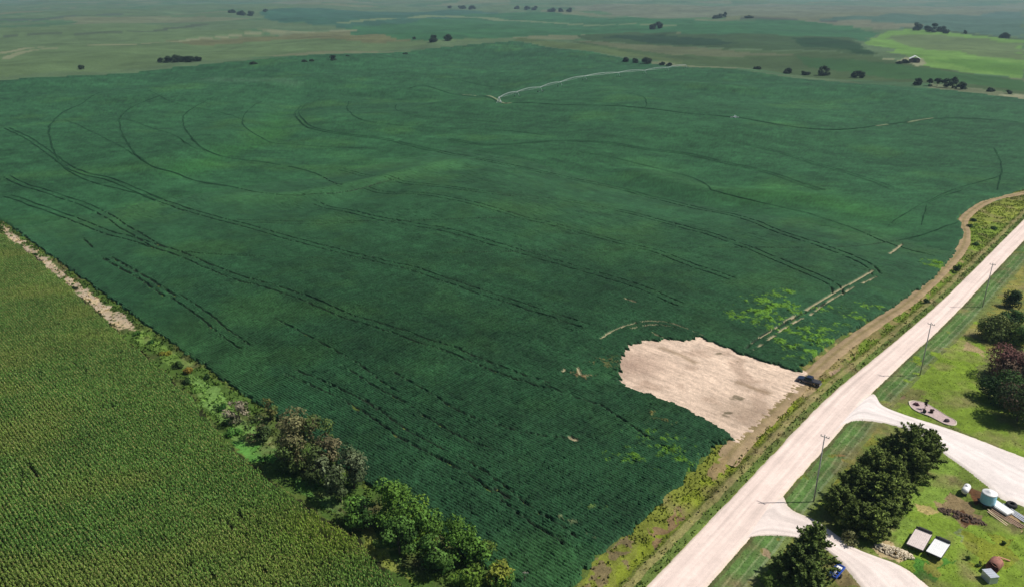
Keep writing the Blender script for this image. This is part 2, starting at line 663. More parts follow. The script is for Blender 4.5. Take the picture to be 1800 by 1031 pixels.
# right-hand side
land([(985, 1100), (1010, 1020), (1282, 764), (1400, 655), (1560, 545), (1690, 425), (1680, 385), (1790, 335), (1900, 330), (1900, 1100)], (124, 132, 54), 0.5)
# right of the road: rough grass, then lawn
land([(1250, 1100), (1250, 1020), (1490, 745), (1650, 580), (1790, 432), (1950, 300), (2300, 300), (2300, 1100)], (122, 132, 70), 0.6)
land([(1545, 700), (1600, 650), (1640, 640), (1680, 600), (1700, 610), (1720, 640), (1730, 690), (1800, 745), (1900, 800), (1900, 845), (1792, 800), (1677, 755), (1592, 728)], (122, 146, 52), 1.0)
land([(1590, 640), (1660, 590), (1700, 560), (1745, 575), (1735, 640), (1700, 655), (1650, 650)], (130, 156, 52), 1.2)
land([(1690, 575), (1740, 560), (1770, 500), (1800, 440), (1800, 620), (1740, 610)], (140, 138, 68), 1.2)
land([(1700, 600), (1735, 618), (1728, 626), (1695, 612)], (168, 150, 108), 0.8)
land([(1695, 575), (1722, 582), (1718, 596), (1690, 590)], (150, 145, 88), 0.8)
land([(1540, 690), (1580, 680), (1625, 685), (1620, 700), (1580, 706)], (118, 122, 66), 0.8)
land([(1550, 695), (1575, 692), (1592, 697), (1575, 702), (1556, 700)], (130, 112, 84), 0.5)
# the island between the drives and the yard
land([(1378, 871), (1490, 745), (1560, 742), (1639, 782), (1792, 886), (1900, 950), (1900, 1100), (1700, 1100), (1585, 993), (1472, 939), (1391, 893)], (108, 126, 54), 0.4)
land([(1392, 875), (1500, 765), (1545, 748), (1560, 760), (1480, 830), (1440, 885), (1410, 897)], (126, 130, 54), 1.0)
land([(1490, 790), (1520, 757), (1535, 765), (1500, 800), (1460, 835), (1470, 815)], (142, 114, 68), 0.8)
land([(1560, 950), (1600, 880), (1640, 800), (1690, 830), (1670, 880), (1620, 920), (1600, 1000)], (124, 150, 62), 1.2)
land([(1600, 905), (1660, 880), (1790, 930), (1900, 960), (1900, 1100), (1640, 1040), (1580, 985)], (126, 152, 54), 1.2)
land([(1640, 880), (1670, 870), (1700, 880), (1725, 905), (1730, 925), (1705, 925), (1670, 905)], (140, 122, 88), 0.9)
land([(1676, 898), (1690, 892), (1712, 905), (1722, 922), (1706, 924), (1690, 908)], (92, 66, 46), 0.6)
land([(1612, 885), (1640, 892), (1655, 902), (1640, 904), (1620, 897)], (176, 160, 104), 0.5)
land([(1685, 925), (1705, 935), (1715, 948), (1695, 948), (1680, 935)], (128, 142, 92), 0.6)
land([(1700, 940), (1790, 950), (1790, 1000), (1700, 985)], (128, 138, 48), 1.4)
land([(1770, 890), (1800, 900), (1800, 930), (1760, 905), (1745, 895)], (176, 150, 112), 0.6)
land([(1700, 858), (1725, 862), (1735, 880), (1715, 885), (1700, 872)], (104, 70, 46), 0.5)
land([(1605, 980), (1680, 985), (1640, 1020), (1615, 1015)], (82, 132, 50), 0.8)
land([(1530, 955), (1560, 948), (1590, 975), (1582, 990), (1550, 978)], (188, 168, 126), 0.5)
land([(1640, 955), (1655, 965), (1662, 990), (1650, 1020), (1636, 1010)], (140, 142, 66), 0.8)
# bottom island beside the lower drive
land([(1254, 1020), (1309, 949), (1336, 940), (1391, 942), (1462, 973), (1510, 1030), (1560, 1100), (1180, 1100)], (120, 126, 62), 0.4)
land([(1330, 1020), (1350, 975), (1368, 968), (1370, 1000), (1345, 1050), (1310, 1060)], (96, 142, 34), 0.6)
land([(1300, 1010), (1330, 975), (1345, 960), (1350, 975), (1320, 1020)], (150, 132, 104), 0.7)
land([(1455, 985), (1480, 990), (1510, 1030), (1470, 1030)], (138, 124, 84), 0.5)
# left verge: mown tan band, weedy olive bank, tan strip by the road
land([(1282, 766), (1300, 750), (1400, 662), (1440, 655), (1440, 690), (1350, 760), (1292, 800), (1262, 815)], (160, 140, 104), 0.8)
land([(1100, 990), (1200, 880), (1300, 775), (1400, 700), (1430, 690), (1415, 715), (1330, 800), (1240, 895), (1130, 1020), (1080, 1040)], (126, 138, 46), 0.7)
land([(1015, 1020), (1060, 968), (1100, 940), (1120, 950), (1090, 1000), (1060, 1040), (1000, 1040)], (124, 112, 78), 0.9, True, 0.55)
land([(1140, 925), (1160, 920), (1190, 890), (1205, 898), (1180, 930), (1150, 960)], (134, 112, 80), 0.8, True, 0.7)
land([(1280, 795), (1290, 800), (1270, 830), (1250, 845), (1240, 835)], (150, 130, 92), 0.7)
land([(1400, 655), (1500, 590), (1590, 530), (1660, 470), (1690, 440), (1700, 455), (1620, 540), (1520, 615), (1450, 665)], (146, 136, 84), 1.0)
land([(1475, 640), (1560, 570), (1650, 500), (1700, 440), (1705, 400), (1730, 380), (1800, 350), (1800, 385), (1740, 435), (1640, 530), (1540, 610), (1480, 665)], (116, 138, 50), 1.2)
land([(1720, 375), (1760, 358), (1800, 350), (1800, 372), (1760, 390), (1725, 398)], (138, 150, 60), 1.0)
land([(1440, 680), (1480, 672), (1470, 692), (1455, 700), (1430, 700)], (150, 128, 102), 0.7)
land([(1458, 650), (1475, 640), (1482, 650), (1465, 660)], (170, 146, 118), 0.6)


def road_bands(x, y, c):
    """mown bands and tyre lines that run along the road"""
    dL = pdist(ROAD_L, x, y, 9)
    dR = pdist(ROAD_R, x, y, 9)
    u, w = uw(x, y)
    n = fbm(x / 3.0, y / 3.0, 31, 3)
    road = inside(ROAD_POLY, x, y)
    left = (~road) & (dL < dR)
    right = (~road) & ~left & ~inside(DR1, x, y) & ~inside(DR2, x, y)
    wob = n * 0.35
    m = left & (dL < 1.3 + wob)
    c[m] = alb(104, 124, 60)
    m = left & (dL >= 1.3 + wob) & (dL < 2.5 + wob)
    c[m] = alb(146, 142, 88)
    m = left & (dL >= 2.5 + wob) & (dL < 3.0 + wob)
    c[m] = alb(118, 128, 58)
    for a, b, col in ((0, 0.55, (96, 104, 62)), (0.55, 1.3, (96, 124, 66)), (1.3, 1.6, (120, 140, 88)), (1.6, 2.5, (92, 124, 64)), (2.5, 2.8, (122, 140, 92)), (2.8, 3.6, (92, 118, 68)), (3.6, 4.0, (122, 138, 94)), (4.0, 4.8, (112, 126, 70))):
        m = right & (dR >= a + wob * 0.5) & (dR < b + wob * 0.5) & (n > -0.45)
        c[m] = alb(*col)
    return c


def land_color(x, y):
    r = np.hypot(x, y)
    c = np.empty(x.shape + (3,))
    c[...] = alb(112, 132, 98)
    c[r < 330] = alb(92, 110, 50)
    big = vnoise(x / 260, y / 140, 14)
    c[(big > 0.55) & (r > 400)] = alb(96, 128, 92)
    c[(big > 0.72) & (r > 400)] = alb(134, 138, 108)
    n1 = fbm(x / 2.2, y / 2.2, 21, 3)
    n2 = fbm(x / 2.2, y / 2.2, 22, 3)
    f1 = fbm(x / 45, y / 45, 23, 3)
    f2 = fbm(x / 45, y / 45, 24, 3)
    sel = vnoise(x / 0.8, y / 0.8, 44)
    for poly, col, warp, keep in LAND:
        if warp >= 1.6:
            m = inside(poly, x + f1 * warp * 2, y + f2 * warp * 2)
        else:
            m = inside(poly, x + n1 * warp * 2.2, y + n2 * warp * 2.2)
        if keep < 1:
            m &= sel < keep
        c[m] = col
    near = r < 420
    c[near] = road_bands(x[near], y[near], c[near])
    # fine natural mottling: drier and greener plants
    v = fbm(x / 6, y / 6, 51, 4) * 0.30 + fbm(x / 1.1, y / 1.1, 52, 3) * 0.22
    v = np.where(near, v, fbm(x / 60, y / 30, 53, 4) * 0.26 + fbm(x / 14, y / 40, 54, 3) * 0.16 + 0.10 * fbm((x + 0.4 * y) / 160, (y - 0.4 * x) / 9, 55, 3))
    c = c * (1 + v)[..., None]
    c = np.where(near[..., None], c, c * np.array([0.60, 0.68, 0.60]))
    dry = np.clip(fbm(x / 4, y / 4, 61, 3) - 0.05, 0, 1) * 1.1 * near
    c = c * (1 - dry[..., None]) + (c.mean(-1, keepdims=True) * np.array([1.5, 1.15, 0.6])) * dry[..., None]
    return c


# far pale tracks and dark creek or hedge lines
FAR_LINES = [
    ([(-60, 102), (12, 92), (60, 84), (150, 79), (250, 77), (330, 71), (430, 61), (520, 56), (620, 53)], 7, (142, 148, 112)),
    ([(12, 104), (30, 95), (60, 88), (120, 82)], 4, (138, 146, 110)),
    ([(12, 66), (30, 60), (100, 59), (200, 56), (300, 50), (350, 43)], 5, (84, 100, 76)),
    ([(12, 35), (60, 35), (100, 31), (200, 25)], 3, (88, 108, 88)),
    ([(1300, 31), (1400, 36), (1460, 38)], 8, (84, 92, 80)),
    ([(1570, 51), (1650, 54), (1720, 62), (1800, 70)], 6, (74, 96, 66)),
    ([(1560, 104), (1590, 108)], 3, (150, 156, 120)),
    ([(600, 40), (800, 30), (1000, 42), (1200, 45)], 6, (120, 140, 100)),
]

# ------------------------------------------------------------------ the ground: one sheet out to the horizon
dep = np.r_[np.arange(50, 2.2, -0.062), np.geomspace(2.2, 0.5, 110)]
rad = CAM_H / np.tan(np.radians(dep))
az = np.radians(np.arange(-51, 57.01, 0.078))
nr, na = len(rad), len(az)
RR, AA = np.meshgrid(rad, az, indexing='ij')
GX = (RR * np.sin(AA)).ravel()
GY = (RR * np.cos(AA)).ravel()
GH = H(GX, GY)


def grid_quads(a, b):
    i = np.arange(a - 1)[:, None] * b + np.arange(b - 1)[None, :]
    return np.stack([i, i + 1, i + 1 + b, i + b], -1).reshape(-1, 4)


def ground_micro(x, y):
    r = np.hypot(x, y)
    k = smooth(420, 250, r)
    dL = pdist(ROAD_L, x, y, 8)
    u, w = uw(x, y)
    road = inside(ROAD_POLY, x, y) | inside(DR1, x, y) | inside(DR2, x, y)
    z = k * (0.16 * vnoise(x / 1.3, y / 1.3, 71) + 0.12 * vnoise(x / 0.45, y / 0.45, 72) - 0.14)
    ditch = np.exp(-((dL - 3.6) / 0.9) ** 2) * 0.45 * (1 - np.exp(-((x - TRUCK[0]) ** 2 + (y - TRUCK[1]) ** 2) / 60.0))
    z = z - np.where(road, 0, ditch)
    tr = pdist(TRACK_MID[6:], x, y, 3) < 2.0
    pa = inside(PATCH, x, y)
    z = np.where(road | tr | pa, -0.12, z)
    return z


gc = land_color(GX, GY)
rr0 = RR.ravel()
for pl, wd, rgb in FAR_LINES:
    q = curve(PL(pl), 15)
    cell = rr0 * rr0 / CAM_H * 0.00108
    d = pdist(q, GX + 3 * fbm(GX / 30, GY / 30, 81, 2), GY + 3 * fbm(GX / 30, GY / 30, 82, 2), wd + 60)
    gc[d < np.maximum(wd / 2, cell * 0.30)] = alb(*rgb) * 0.8
nm = RR.ravel() < 420
gz = GH.copy()
gz[nm] += ground_micro(GX[nm], GY[nm])
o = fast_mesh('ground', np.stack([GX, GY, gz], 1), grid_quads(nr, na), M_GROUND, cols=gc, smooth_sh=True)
tag(o, kind='structure')


# ------------------------------------------------------------------ roads and drives
def strip(name, L, Rr, nl, nc, z, rgb, jit=0.25, edge=None):
    A = resample(L, nl)
    B = resample(Rr, nl)
    ja = fbm(np.arange(nl) / 3.0, np.zeros(nl), 5, 3) * jit
    jb = fbm(np.arange(nl) / 3.0, np.ones(nl) * 7, 6, 3) * jit
    t = np.linspace(0, 1, nc)[None, :, None]
    V = A[:, None, :] * (1 - t) + B[:, None, :] * t
    d = (B - A)
    wd = np.hypot(d[:, 0], d[:, 1])[:, None]
    dn = d / (wd + 1e-9)
    V[:, 0] -= dn * ja[:, None]
    V[:, -1] += dn * jb[:, None]
    tt = np.linspace(0, 1, nc)
    crown = 0.05 * (1 - (2 * tt - 1) ** 2)
    Z = np.repeat((z + crown)[None, :], nl, 0)
    Z[:, 0] = Z[:, -1] = -0.1
    s = np.r_[0, np.cumsum(np.hypot(*np.diff(A, axis=0).T))]
    uvv = np.stack([np.repeat(tt[None, :], nl, 0), np.repeat(s[:, None], nc, 1)], -1).reshape(-1, 2)
    c = np.empty((nl, nc, 3))
    c[...] = alb(*rgb)
    if edge is not None:
        e = np.exp(-(np.minimum(tt, 1 - tt) / 0.07) ** 2)[None, :, None]
        c = c * (1 - 0.35 * e) + alb(*edge) * 0.35 * e
    # paler rims of loose gravel between the wheel lines
    rut = (np.exp(-((tt - 0.28) / 0.07) ** 2) + np.exp(-((tt - 0.72) / 0.07) ** 2))[None, :, None]
    c = c * (1 - 0.11 * rut)
    c = c.reshape(-1, 3) * 1.08
    pts = V.reshape(-1, 2)
    c = c * (1 + 0.05 * fbm(pts[:, 0] / 3, pts[:, 1] / 3, 91, 3))[:, None]
    return fast_mesh(name, np.column_stack([pts, Z.ravel()]), grid_quads(nl, nc), M_GRAVEL, cols=c, uv=uvv)


tag(strip('gravel_road', ROAD_L, ROAD_R, 520, 26, 0.06, (254, 232, 219), 0.3, (200, 190, 160)), 'pale gravel road running along the field edge', kind='structure')
tag(strip('driveway', DR1_U, DR1_L, 200, 22, 0.048, (252, 236, 226), 0.2, (190, 176, 148)), 'lower gravel driveway branching off the road', kind='structure')
tag(strip('driveway', DR2_U, DR2_L, 200, 22, 0.052, (255, 243, 236), 0.2, (190, 176, 148)), 'upper gravel driveway branching off the road', kind='structure')

# farm track along the field edge
tw = 1.55
twd = tw + 0.45 * smooth(150, 120, TRACK_MID[:, 1])
T1 = offset(TRACK_MID, twd[:, None])
T2 = offset(TRACK_MID, -twd[:, None])
nl = 420
A = resample(T1, nl)
B = resample(T2, nl)
tt = np.linspace(0, 1, 15)
jit = fbm(np.arange(nl) / 4.0, np.zeros(nl), 15, 3)[:, None, None] * 0.5
V = A[:, None, :] * (1 - tt[None, :, None]) + B[:, None, :] * tt[None, :, None]
V = V + (B - A)[:, None, :] / 3.1 * (tt[None, :, None] - 0.5) * jit
p = V.reshape(-1, 2)
Z = np.repeat((0.02 + 0.05 * np.sin(tt * math.pi))[None, :], nl, 0)
Z[:, 0] = Z[:, -1] = -0.14
Z[:6] = np.minimum(Z[:6], np.linspace(-0.14, 0.05, 6)[:, None])
Z = Z.ravel() + 0.04 * vnoise(p[:, 0] / 0.5, p[:, 1] / 0.5, 3)
cc = np.empty((nl, 15, 3))
cc[...] = alb(172, 150, 116)
mid = np.exp(-((tt - 0.5) / 0.13) ** 2)[None, :, None]
cc = cc * (1 - 0.6 * mid) + alb(132, 122, 74) * 0.6 * mid
cc = cc.reshape(-1, 3) * (1 + 0.3 * fbm(p[:, 0] / 1.5, p[:, 1] / 1.5, 17, 3))[:, None]
tag(fast_mesh('farm_track', np.column_stack([p, Z]), grid_quads(nl, 15), M_SOIL, cols=cc), 'tan farm track between the crop and the road verge', kind='structure')

# bare soil patch
x0, x1 = PATCH[:, 0].min() - 2, PATCH[:, 0].max() + 2
y0, y1 = PATCH[:, 1].min() - 2, PATCH[:, 1].max() + 2
st = 0.16
xs = np.arange(x0, x1, st)
ys = np.arange(y0, y1, st)
XX, YY = np.meshgrid(xs, ys, indexing='ij')
X, Y = XX.ravel(), YY.ravel()
wu, ww = uw(X, Y)
ins = inside((PATCH - PATCH.mean(0)) * np.array([1.07, 1.05]) + PATCH.mean(0), X + fbm(wu / 3.0, ww / 0.5, 33, 3) * 1.4, Y + fbm(wu / 3.0, ww / 0.5, 34, 3) * 1.2)
Q = grid_quads(len(xs), len(ys))
Q = Q[ins[Q].any(1)]
Zp = 0.05 + 0.07 * vnoise(X / 0.5, Y / 0.5, 35) + 0.05 * vnoise(wu / 2.5, ww / 0.4, 36)
Zp = np.where(ins, Zp, -0.13)
pc = np.empty(X.shape + (3,))
pc[...] = alb(236, 210, 186)
s1 = fbm(wu / 7.0, ww / 0.7, 37, 3)
s2 = fbm(wu / 2.2, ww / 0.35, 39, 3)
pc = pc * (1 + 0.24 * s1 + 0.20 * s2 + 0.10 * fbm(X / 0.7, Y / 0.7, 40, 2))[:, None]
nn = fbm(X / 5, Y / 5, 38, 3)
m = smooth(0.1, 0.5, nn)[:, None] * 0.5
pc = pc * (1 - m) + alb(178, 150, 128) * m
ctr = P(1110, 640, 0)
m = (np.exp(-((X - ctr[0]) ** 2 + (Y - ctr[1]) ** 2) / 60.0) * 0.6)[:, None]
pc = pc * (1 - m) + alb(160, 130, 112) * m
ctr = P(1310, 725, 0)
m = (np.exp(-((X - ctr[0]) ** 2 + (Y - ctr[1]) ** 2) / 45.0) * 0.7)[:, None]
pc = pc * (1 - m) + alb(172, 150, 128) * m
for a in ([(1165, 612), (1200, 625), (1222, 637)], [(1300, 672), (1325, 682), (1352, 690)]):
    d = pdist(g(a), X + nn * 0.8, Y, 3)
    m = (np.exp(-(d / 0.8) ** 2) * 0.6)[:, None]
    pc = pc * (1 - m) + alb(140, 118, 88) * m
for a in ((1297, 700), (1285, 727), (1265, 622), (1297, 635)):
    q = P(*a, 0)
    d = np.hypot((X - q[0]) / 1.5, (Y - q[1]) / 1.0)
    m = (smooth(0.9, 0.3, d + nn * 1.2 + 0.9 * fbm(X / 0.8, Y / 0.8, 41, 2)) * 0.7)[:, None]
    pc = pc * (1 - m) + alb(84, 82, 54) * m
pc = pc * (1 + 0.12 * (RNG.random(len(X)) - 0.5))[:, None]
tag(fast_mesh('bare_soil', np.stack([X, Y, Zp], 1), Q, M_SOIL, cols=pc), 'bare pale soil patch at the field corner', kind='structure')

# ------------------------------------------------------------------ wheel tracks in the soybeans
DARK = [  # photo pixels, single or double, width
    ([(258, 347), (367, 382), (441, 401), (509, 421), (600, 445), (726, 476), (851, 517), (967, 556), (1028, 576)], 2, 0.5),
    ([(180, 163), (150, 180), (110, 200), (90, 220), (88, 243), (100, 277), (123, 303), (160, 322), (210, 335), (258, 347)], 1, 0.75),
    ([(285, 168), (233, 190), (213, 207), (213, 230), (233, 267), (260, 290), (307, 307), (367, 325), (433, 337), (500, 345), (600, 340), (700, 316)], 1, 0.7),
    ([(377, 172), (343, 190), (323, 207), (325, 227), (340, 247), (363, 267), (423, 283), (517, 297), (567, 313), (600, 327)], 1, 0.6),
    ([(460, 180), (440, 193), (427, 210), (433, 227), (460, 245), (493, 255), (567, 260), (640, 262)], 1, 0.5),
    ([(533, 187), (522, 200), (530, 213), (550, 227), (600, 237), (680, 247), (723, 258), (803, 275), (900, 293), (1000, 315), (1100, 337), (1220, 367), (1302, 384), (1363, 408), (1444, 435), (1489, 452), (1529, 470), (1543, 486)], 2, 0.5),
    ([(613, 180), (610, 193), (630, 210), (683, 220), (767, 227), (867, 230), (960, 240)], 1, 0.5),
    ([(697, 185), (697, 195), (730, 205), (800, 210), (880, 218)], 1, 0.4),
    ([(14, 347), (95, 374), (190, 411), (258, 430), (323, 452), (407, 486), (509, 517), (600, 554), (678, 578), (756, 605), (838, 635), (906, 663), (960, 680)], 2, 0.55),
    ([(960, 680), (1008, 700), (1056, 714), (1111, 751), (1162, 786), (1192, 803)], 1, 0.35),
    ([(13, 313), (43, 327), (143, 360), (190, 383), (251, 421), (289, 440)], 2, 0.5),
    ([(13, 227), (53, 247), (100, 280), (140, 304), (200, 320), (258, 345), (330, 372)], 2, 0.5),
    ([(113, 213), (160, 233), (213, 260), (250, 285)], 1, 0.25),
    ([(217, 210), (287, 233), (333, 257), (360, 267)], 1, 0.3),
    ([(260, 160), (300, 180), (340, 190), (390, 200), (430, 215)], 1, 0.35),
    ([(323, 445), (425, 452), (600, 457), (681, 452), (770, 449), (906, 444), (1041, 442), (1200, 438), (1319, 438), (1455, 438), (1533, 432), (1608, 420), (1682, 394)], 1, 0.4),
    ([(407, 388), (492, 391), (600, 391), (719, 391), (821, 386), (906, 385)], 1, 0.5),
    ([(440, 394), (520, 396), (620, 394)], 1, 0.6),
    ([(640, 330), (720, 342), (790, 350), (906, 381), (974, 398), (1058, 421), (1143, 442), (1200, 462), (1285, 493)], 2, 0.4),
    ([(560, 360), (654, 384), (770, 404), (872, 432), (940, 452), (1024, 476), (1092, 496), (1194, 537)], 2, 0.38),
    ([(600, 300), (700, 320), (850, 340), (990, 354), (1041, 364), (1109, 377), (1200, 401), (1268, 421), (1343, 449), (1404, 476), (1451, 496), (1468, 508), (1472, 520)], 2, 0.4),
    ([(1020, 270), (1100, 285), (1200, 310), (1233, 323), (1250, 337)], 1, 0.5),
    ([(1250, 337), (1329, 357), (1404, 374), (1489, 401), (1563, 432), (1641, 452)], 1, 0.5),
    ([(790, 247), (867, 257), (980, 250), (1100, 258), (1200, 272), (1267, 287), (1340, 303), (1400, 323), (1447, 337)], 2, 0.5),
    ([(1280, 250), (1357, 267), (1433, 290), (1510, 313), (1567, 333)], 2, 0.4),
    ([(1747, 263), (1757, 283), (1760, 310), (1753, 337)], 1, 0.6),
    ([(1600, 236), (1660, 248), (1720, 258), (1747, 263)], 1, 0.3),
    ([(720, 157), (738, 152), (750, 153), (790, 166), (830, 172), (877, 180), (940, 183), (1080, 188), (1200, 200), (1290, 208), (1350, 218), (1430, 229), (1490, 229), (1550, 222), (1610, 214), (1650, 210), (1720, 211), (1790, 217)], 1, 1.1),
    ([(880, 175), (1000, 178), (1050, 180), (1120, 192), (1136, 186), (1130, 172), (1100, 165)], 1, 0.4),
    ([(680, 130), (760, 135), (840, 150), (920, 157)], 1, 0.6),
    ([(183, 457), (238, 489), (289, 523)], 1, 0.8),
    ([(197, 455), (251, 486), (312, 523)], 1, 0.8),
    ([(312, 523), (340, 544), (431, 612)], 2, 0.3),
    ([(146, 421), (163, 438)], 1, 0.5),
    ([(509, 656), (560, 675), (600, 695), (641, 718), (668, 736), (729, 776), (791, 806), (838, 835), (889, 874), (940, 911), (1002, 952)], 2, 0.38),
    ([(600, 646), (719, 714), (804, 768), (866, 792)], 1, 0.35),
    ([(690, 655), (760, 695), (835, 738), (900, 757), (927, 765), (998, 773)], 1, 0.4),
    ([(640, 705), (662, 722)], 1, 0.8),
    ([(614, 714), (632, 727)], 1, 0.8),
    ([(868, 862), (890, 876)], 1, 0.8),
    ([(480, 560), (600, 626), (700, 690)], 1, 0.25),
    ([(1560, 400), (1590, 380), (1620, 362), (1680, 335), (1760, 312)], 1, 0.35),
    ([(1620, 400), (1625, 375), (1640, 355), (1690, 338)], 1, 0.35),
    ([(1310, 615), (1345, 590), (1400, 560), (1450, 535)], 1, 0.5),
]
PALE = [
    ([(1535, 478), (1500, 498), (1460, 520), (1420, 545)], 0.5, 1.0),
    ([(1540, 489), (1500, 508), (1460, 530), (1432, 550)], 0.4, 0.8),
    ([(1420, 545), (1380, 566), (1345, 590), (1310, 612)], 0.3, 0.45),
    ([(1430, 552), (1390, 572), (1355, 596), (1325, 618)], 0.3, 0.45),
    ([(1585, 432), (1575, 440), (1563, 449)], 0.6, 1.0),
    ([(1055, 598), (1075, 585), (1105, 573), (1145, 567), (1185, 572), (1235, 592)], 0.3, 0.8),
    ([(1110, 580), (1150, 573), (1185, 578)], 0.3, 0.8),
    ([(1140, 585), (1165, 596)], 0.25, 0.6),
    ([(1100, 528), (1115, 533)], 0.8, 0.9),
    ([(1003, 772), (1012, 776)], 0.8, 0.9),
    ([(990, 655), (1010, 640), (1020, 660)], 0.5, 0.4),
    ([(810, 168), (840, 171), (880, 181), (900, 183)], 1.5, 0.7),
    ([(1540, 224), (1560, 221)], 1.5, 0.8),
    ([(1595, 218), (1612, 214), (1640, 210)], 1.6, 0.9),
]
for s_ in DARK:
    pass
DARK_G = []
for pts, dbl, wd in DARK:
    q = curve(PL(pts), 2.0)
    q = q + np.stack([fbm(q[:, 0] / 9, q[:, 1] / 9, 4, 2), fbm(q[:, 0] / 9, q[:, 1] / 9, 8, 2)], 1) * 0.5
    if dbl == 2:
        DARK_G.append((offset(q, 1.25), wd))
        DARK_G.append((offset(q, -1.25), wd))
    else:
        DARK_G.append((q, wd))
PALE_G = [(curve(PL(pts), 1.5), wd, k) for pts, wd, k in PALE]

def canopy_color(x, y):
    u, w = uw(x, y)
    fc = np.empty((len(x), 3))
    fc[...] = alb(46, 89, 54)
    t1 = fbm(x / 90, y / 60, 145, 3)
    fc = fc * (1 + 0.16 * t1)[:, None]
    # narrow rows drifting across the slope
    rows = fbm(u / 30, w / 1.8, 147, 2)
    fc = fc * (1 + 0.18 * rows + 0.16 * fbm(x / 12, y / 12, 148, 4) + 0.16 * fbm(x / 4.5, y / 4.5, 149, 3))[:, None]
    m = (smooth(0.15, 0.6, fbm(x / 34, y / 30, 146, 4)) * 0.32)[:, None]
    fc = fc * (1 - m) + alb(70, 114, 54) * m
    # paler ridges and greener swales seen in the photo
    for pts, wd, rgb, k in (([(430, 345), (560, 338), (640, 322), (720, 305), (790, 290)], 9, (72, 124, 68), .35),
                            ([(1140, 290), (1250, 330), (1400, 345), (1520, 365)], 9, (70, 118, 64), .3),
                            ([(1330, 345), (1420, 352), (1520, 372)], 16, (48, 98, 42), .5),
                            ([(330, 310), (400, 270), (470, 240), (500, 200)], 8, (50, 102, 48), .5),
                            ([(60, 310), (160, 300), (260, 290)], 9, (70, 116, 60), .35),
                            ([(380, 140), (450, 142), (520, 146)], 10, (92, 126, 96), .3),
                            ([(640, 150), (760, 165), (860, 172)], 12, (40, 86, 48), .4),
                            ([(600, 275), (700, 290), (800, 288)], 10, (68, 118, 64), .3)):
        d = pdist(curve(PL(pts), 8), x + fbm(x / 25, y / 25, 151, 2) * 8, y + fbm(x / 25, y / 25, 152, 2) * 8, wd * 3)
        m = (np.exp(-(d / wd) ** 2) * k)[:, None]
        fc = fc * (1 - m) + alb(*rgb) * m
    return fc


# ------------------------------------------------------------------ soybeans, near: rows as real ridges
U0, U1, W0, W1 = -290.0, -44.0, 56.6, 250.0
ROW = 0.53
dw, du = ROW / 4, 0.30
us = np.arange(U0, U1, du)
ws = np.arange(W0, W1, dw)
UU, WW = np.meshgrid(us, ws, indexing='ij')
X, Y = xy(UU, WW)
X = X.ravel()
Y = Y.ravel()
rowp = WW - W0 - 0.07 * (UU + 60) + 0.5 * np.sin(UU / 37.0)
rowc = np.abs(np.cos(math.pi * rowp / ROW)).ravel()
warp1 = fbm(X / 1.6, Y / 1.6, 101, 3)
warp2 = fbm(X / 1.6, Y / 1.6, 102, 3)
comb = fbm(UU.ravel() / 3.0, WW.ravel() / 0.55, 113, 3) * np.where(pdist(np.vstack([PATCH, PATCH[:1]]), X, Y, 7) < 6, 1.9, 0.0)
ins = inside(SOY, X + warp1 * 0.9 + comb / S2, Y + warp2 * 0.9 - comb / S2)
vig = 1 + 0.22 * fbm(X / 11, Y / 11, 103, 3) + 0.34 * fbm(X / 2.0, Y / 2.0, 107, 3)
fade = (np.clip((W1 - WW) / 170, 0, 1) * np.clip((UU - U0) / 150, 0, 1)).ravel()      # rows flatten and the colour turns paler towards the far edges
zc = (0.62 - 0.44 * fade * (1 - rowc ** 0.8)) * (1 + (vig - 1) * (0.4 + 0.6 * fade)) + (0.03 + 0.10 * fade) * (RNG.random(len(X)) - 0.5)
sc = canopy_color(X, Y)
tone = fbm(X / 26, Y / 14, 104, 3)
sc = sc * ((1 + 0.10 * tone) * (1 - 0.22 * fade))[:, None]
m = (smooth(0.05, 0.6, fbm(X / 9, Y / 9, 105, 4)) * 0.35)[:, None]
sc = sc * (1 - m) + alb(54, 94, 50) * m
sc = sc * (1 + 0.26 * fbm(X / 1.8, Y / 1.8, 108, 3) + 0.14 * fbm(X / 7, Y / 7, 109, 3))[:, None]
sc = sc * (1 + (0.3 + 0.5 * fade) * (RNG.random(len(X)) - 0.5))[:, None]


# yellow-green weeds standing in the crop
def blob(px, py, ru, rw, k, rgb=(98, 142, 42), sc_=1.3):
    global sc, zc
    q = P(px, py, 0)
    qu, qw = uw(q[0], q[1])
    d = np.hypot((UU.ravel() - qu) / ru, (WW.ravel() - qw) / rw)
    s = d < 1.6
    n = fbm(X[s] / sc_, Y[s] / sc_, 111, 3) + 0.5 * fbm(X[s] / 0.45, Y[s] / 0.45, 112, 2) + 0.5 * (RNG.random(s.sum()) - 0.5)
    mm = smooth(0.0, 0.35, n + (1 - d[s]) * 0.8 - (0.72 - k)) * (d[s] < 1.5)
    sc[s] = sc[s] * (1 - mm[:, None]) + alb(*rgb) * (0.7 + 0.6 * RNG.random(s.sum()))[:, None] * mm[:, None]
    zc[s] += mm * 0.3 * RNG.random(s.sum())


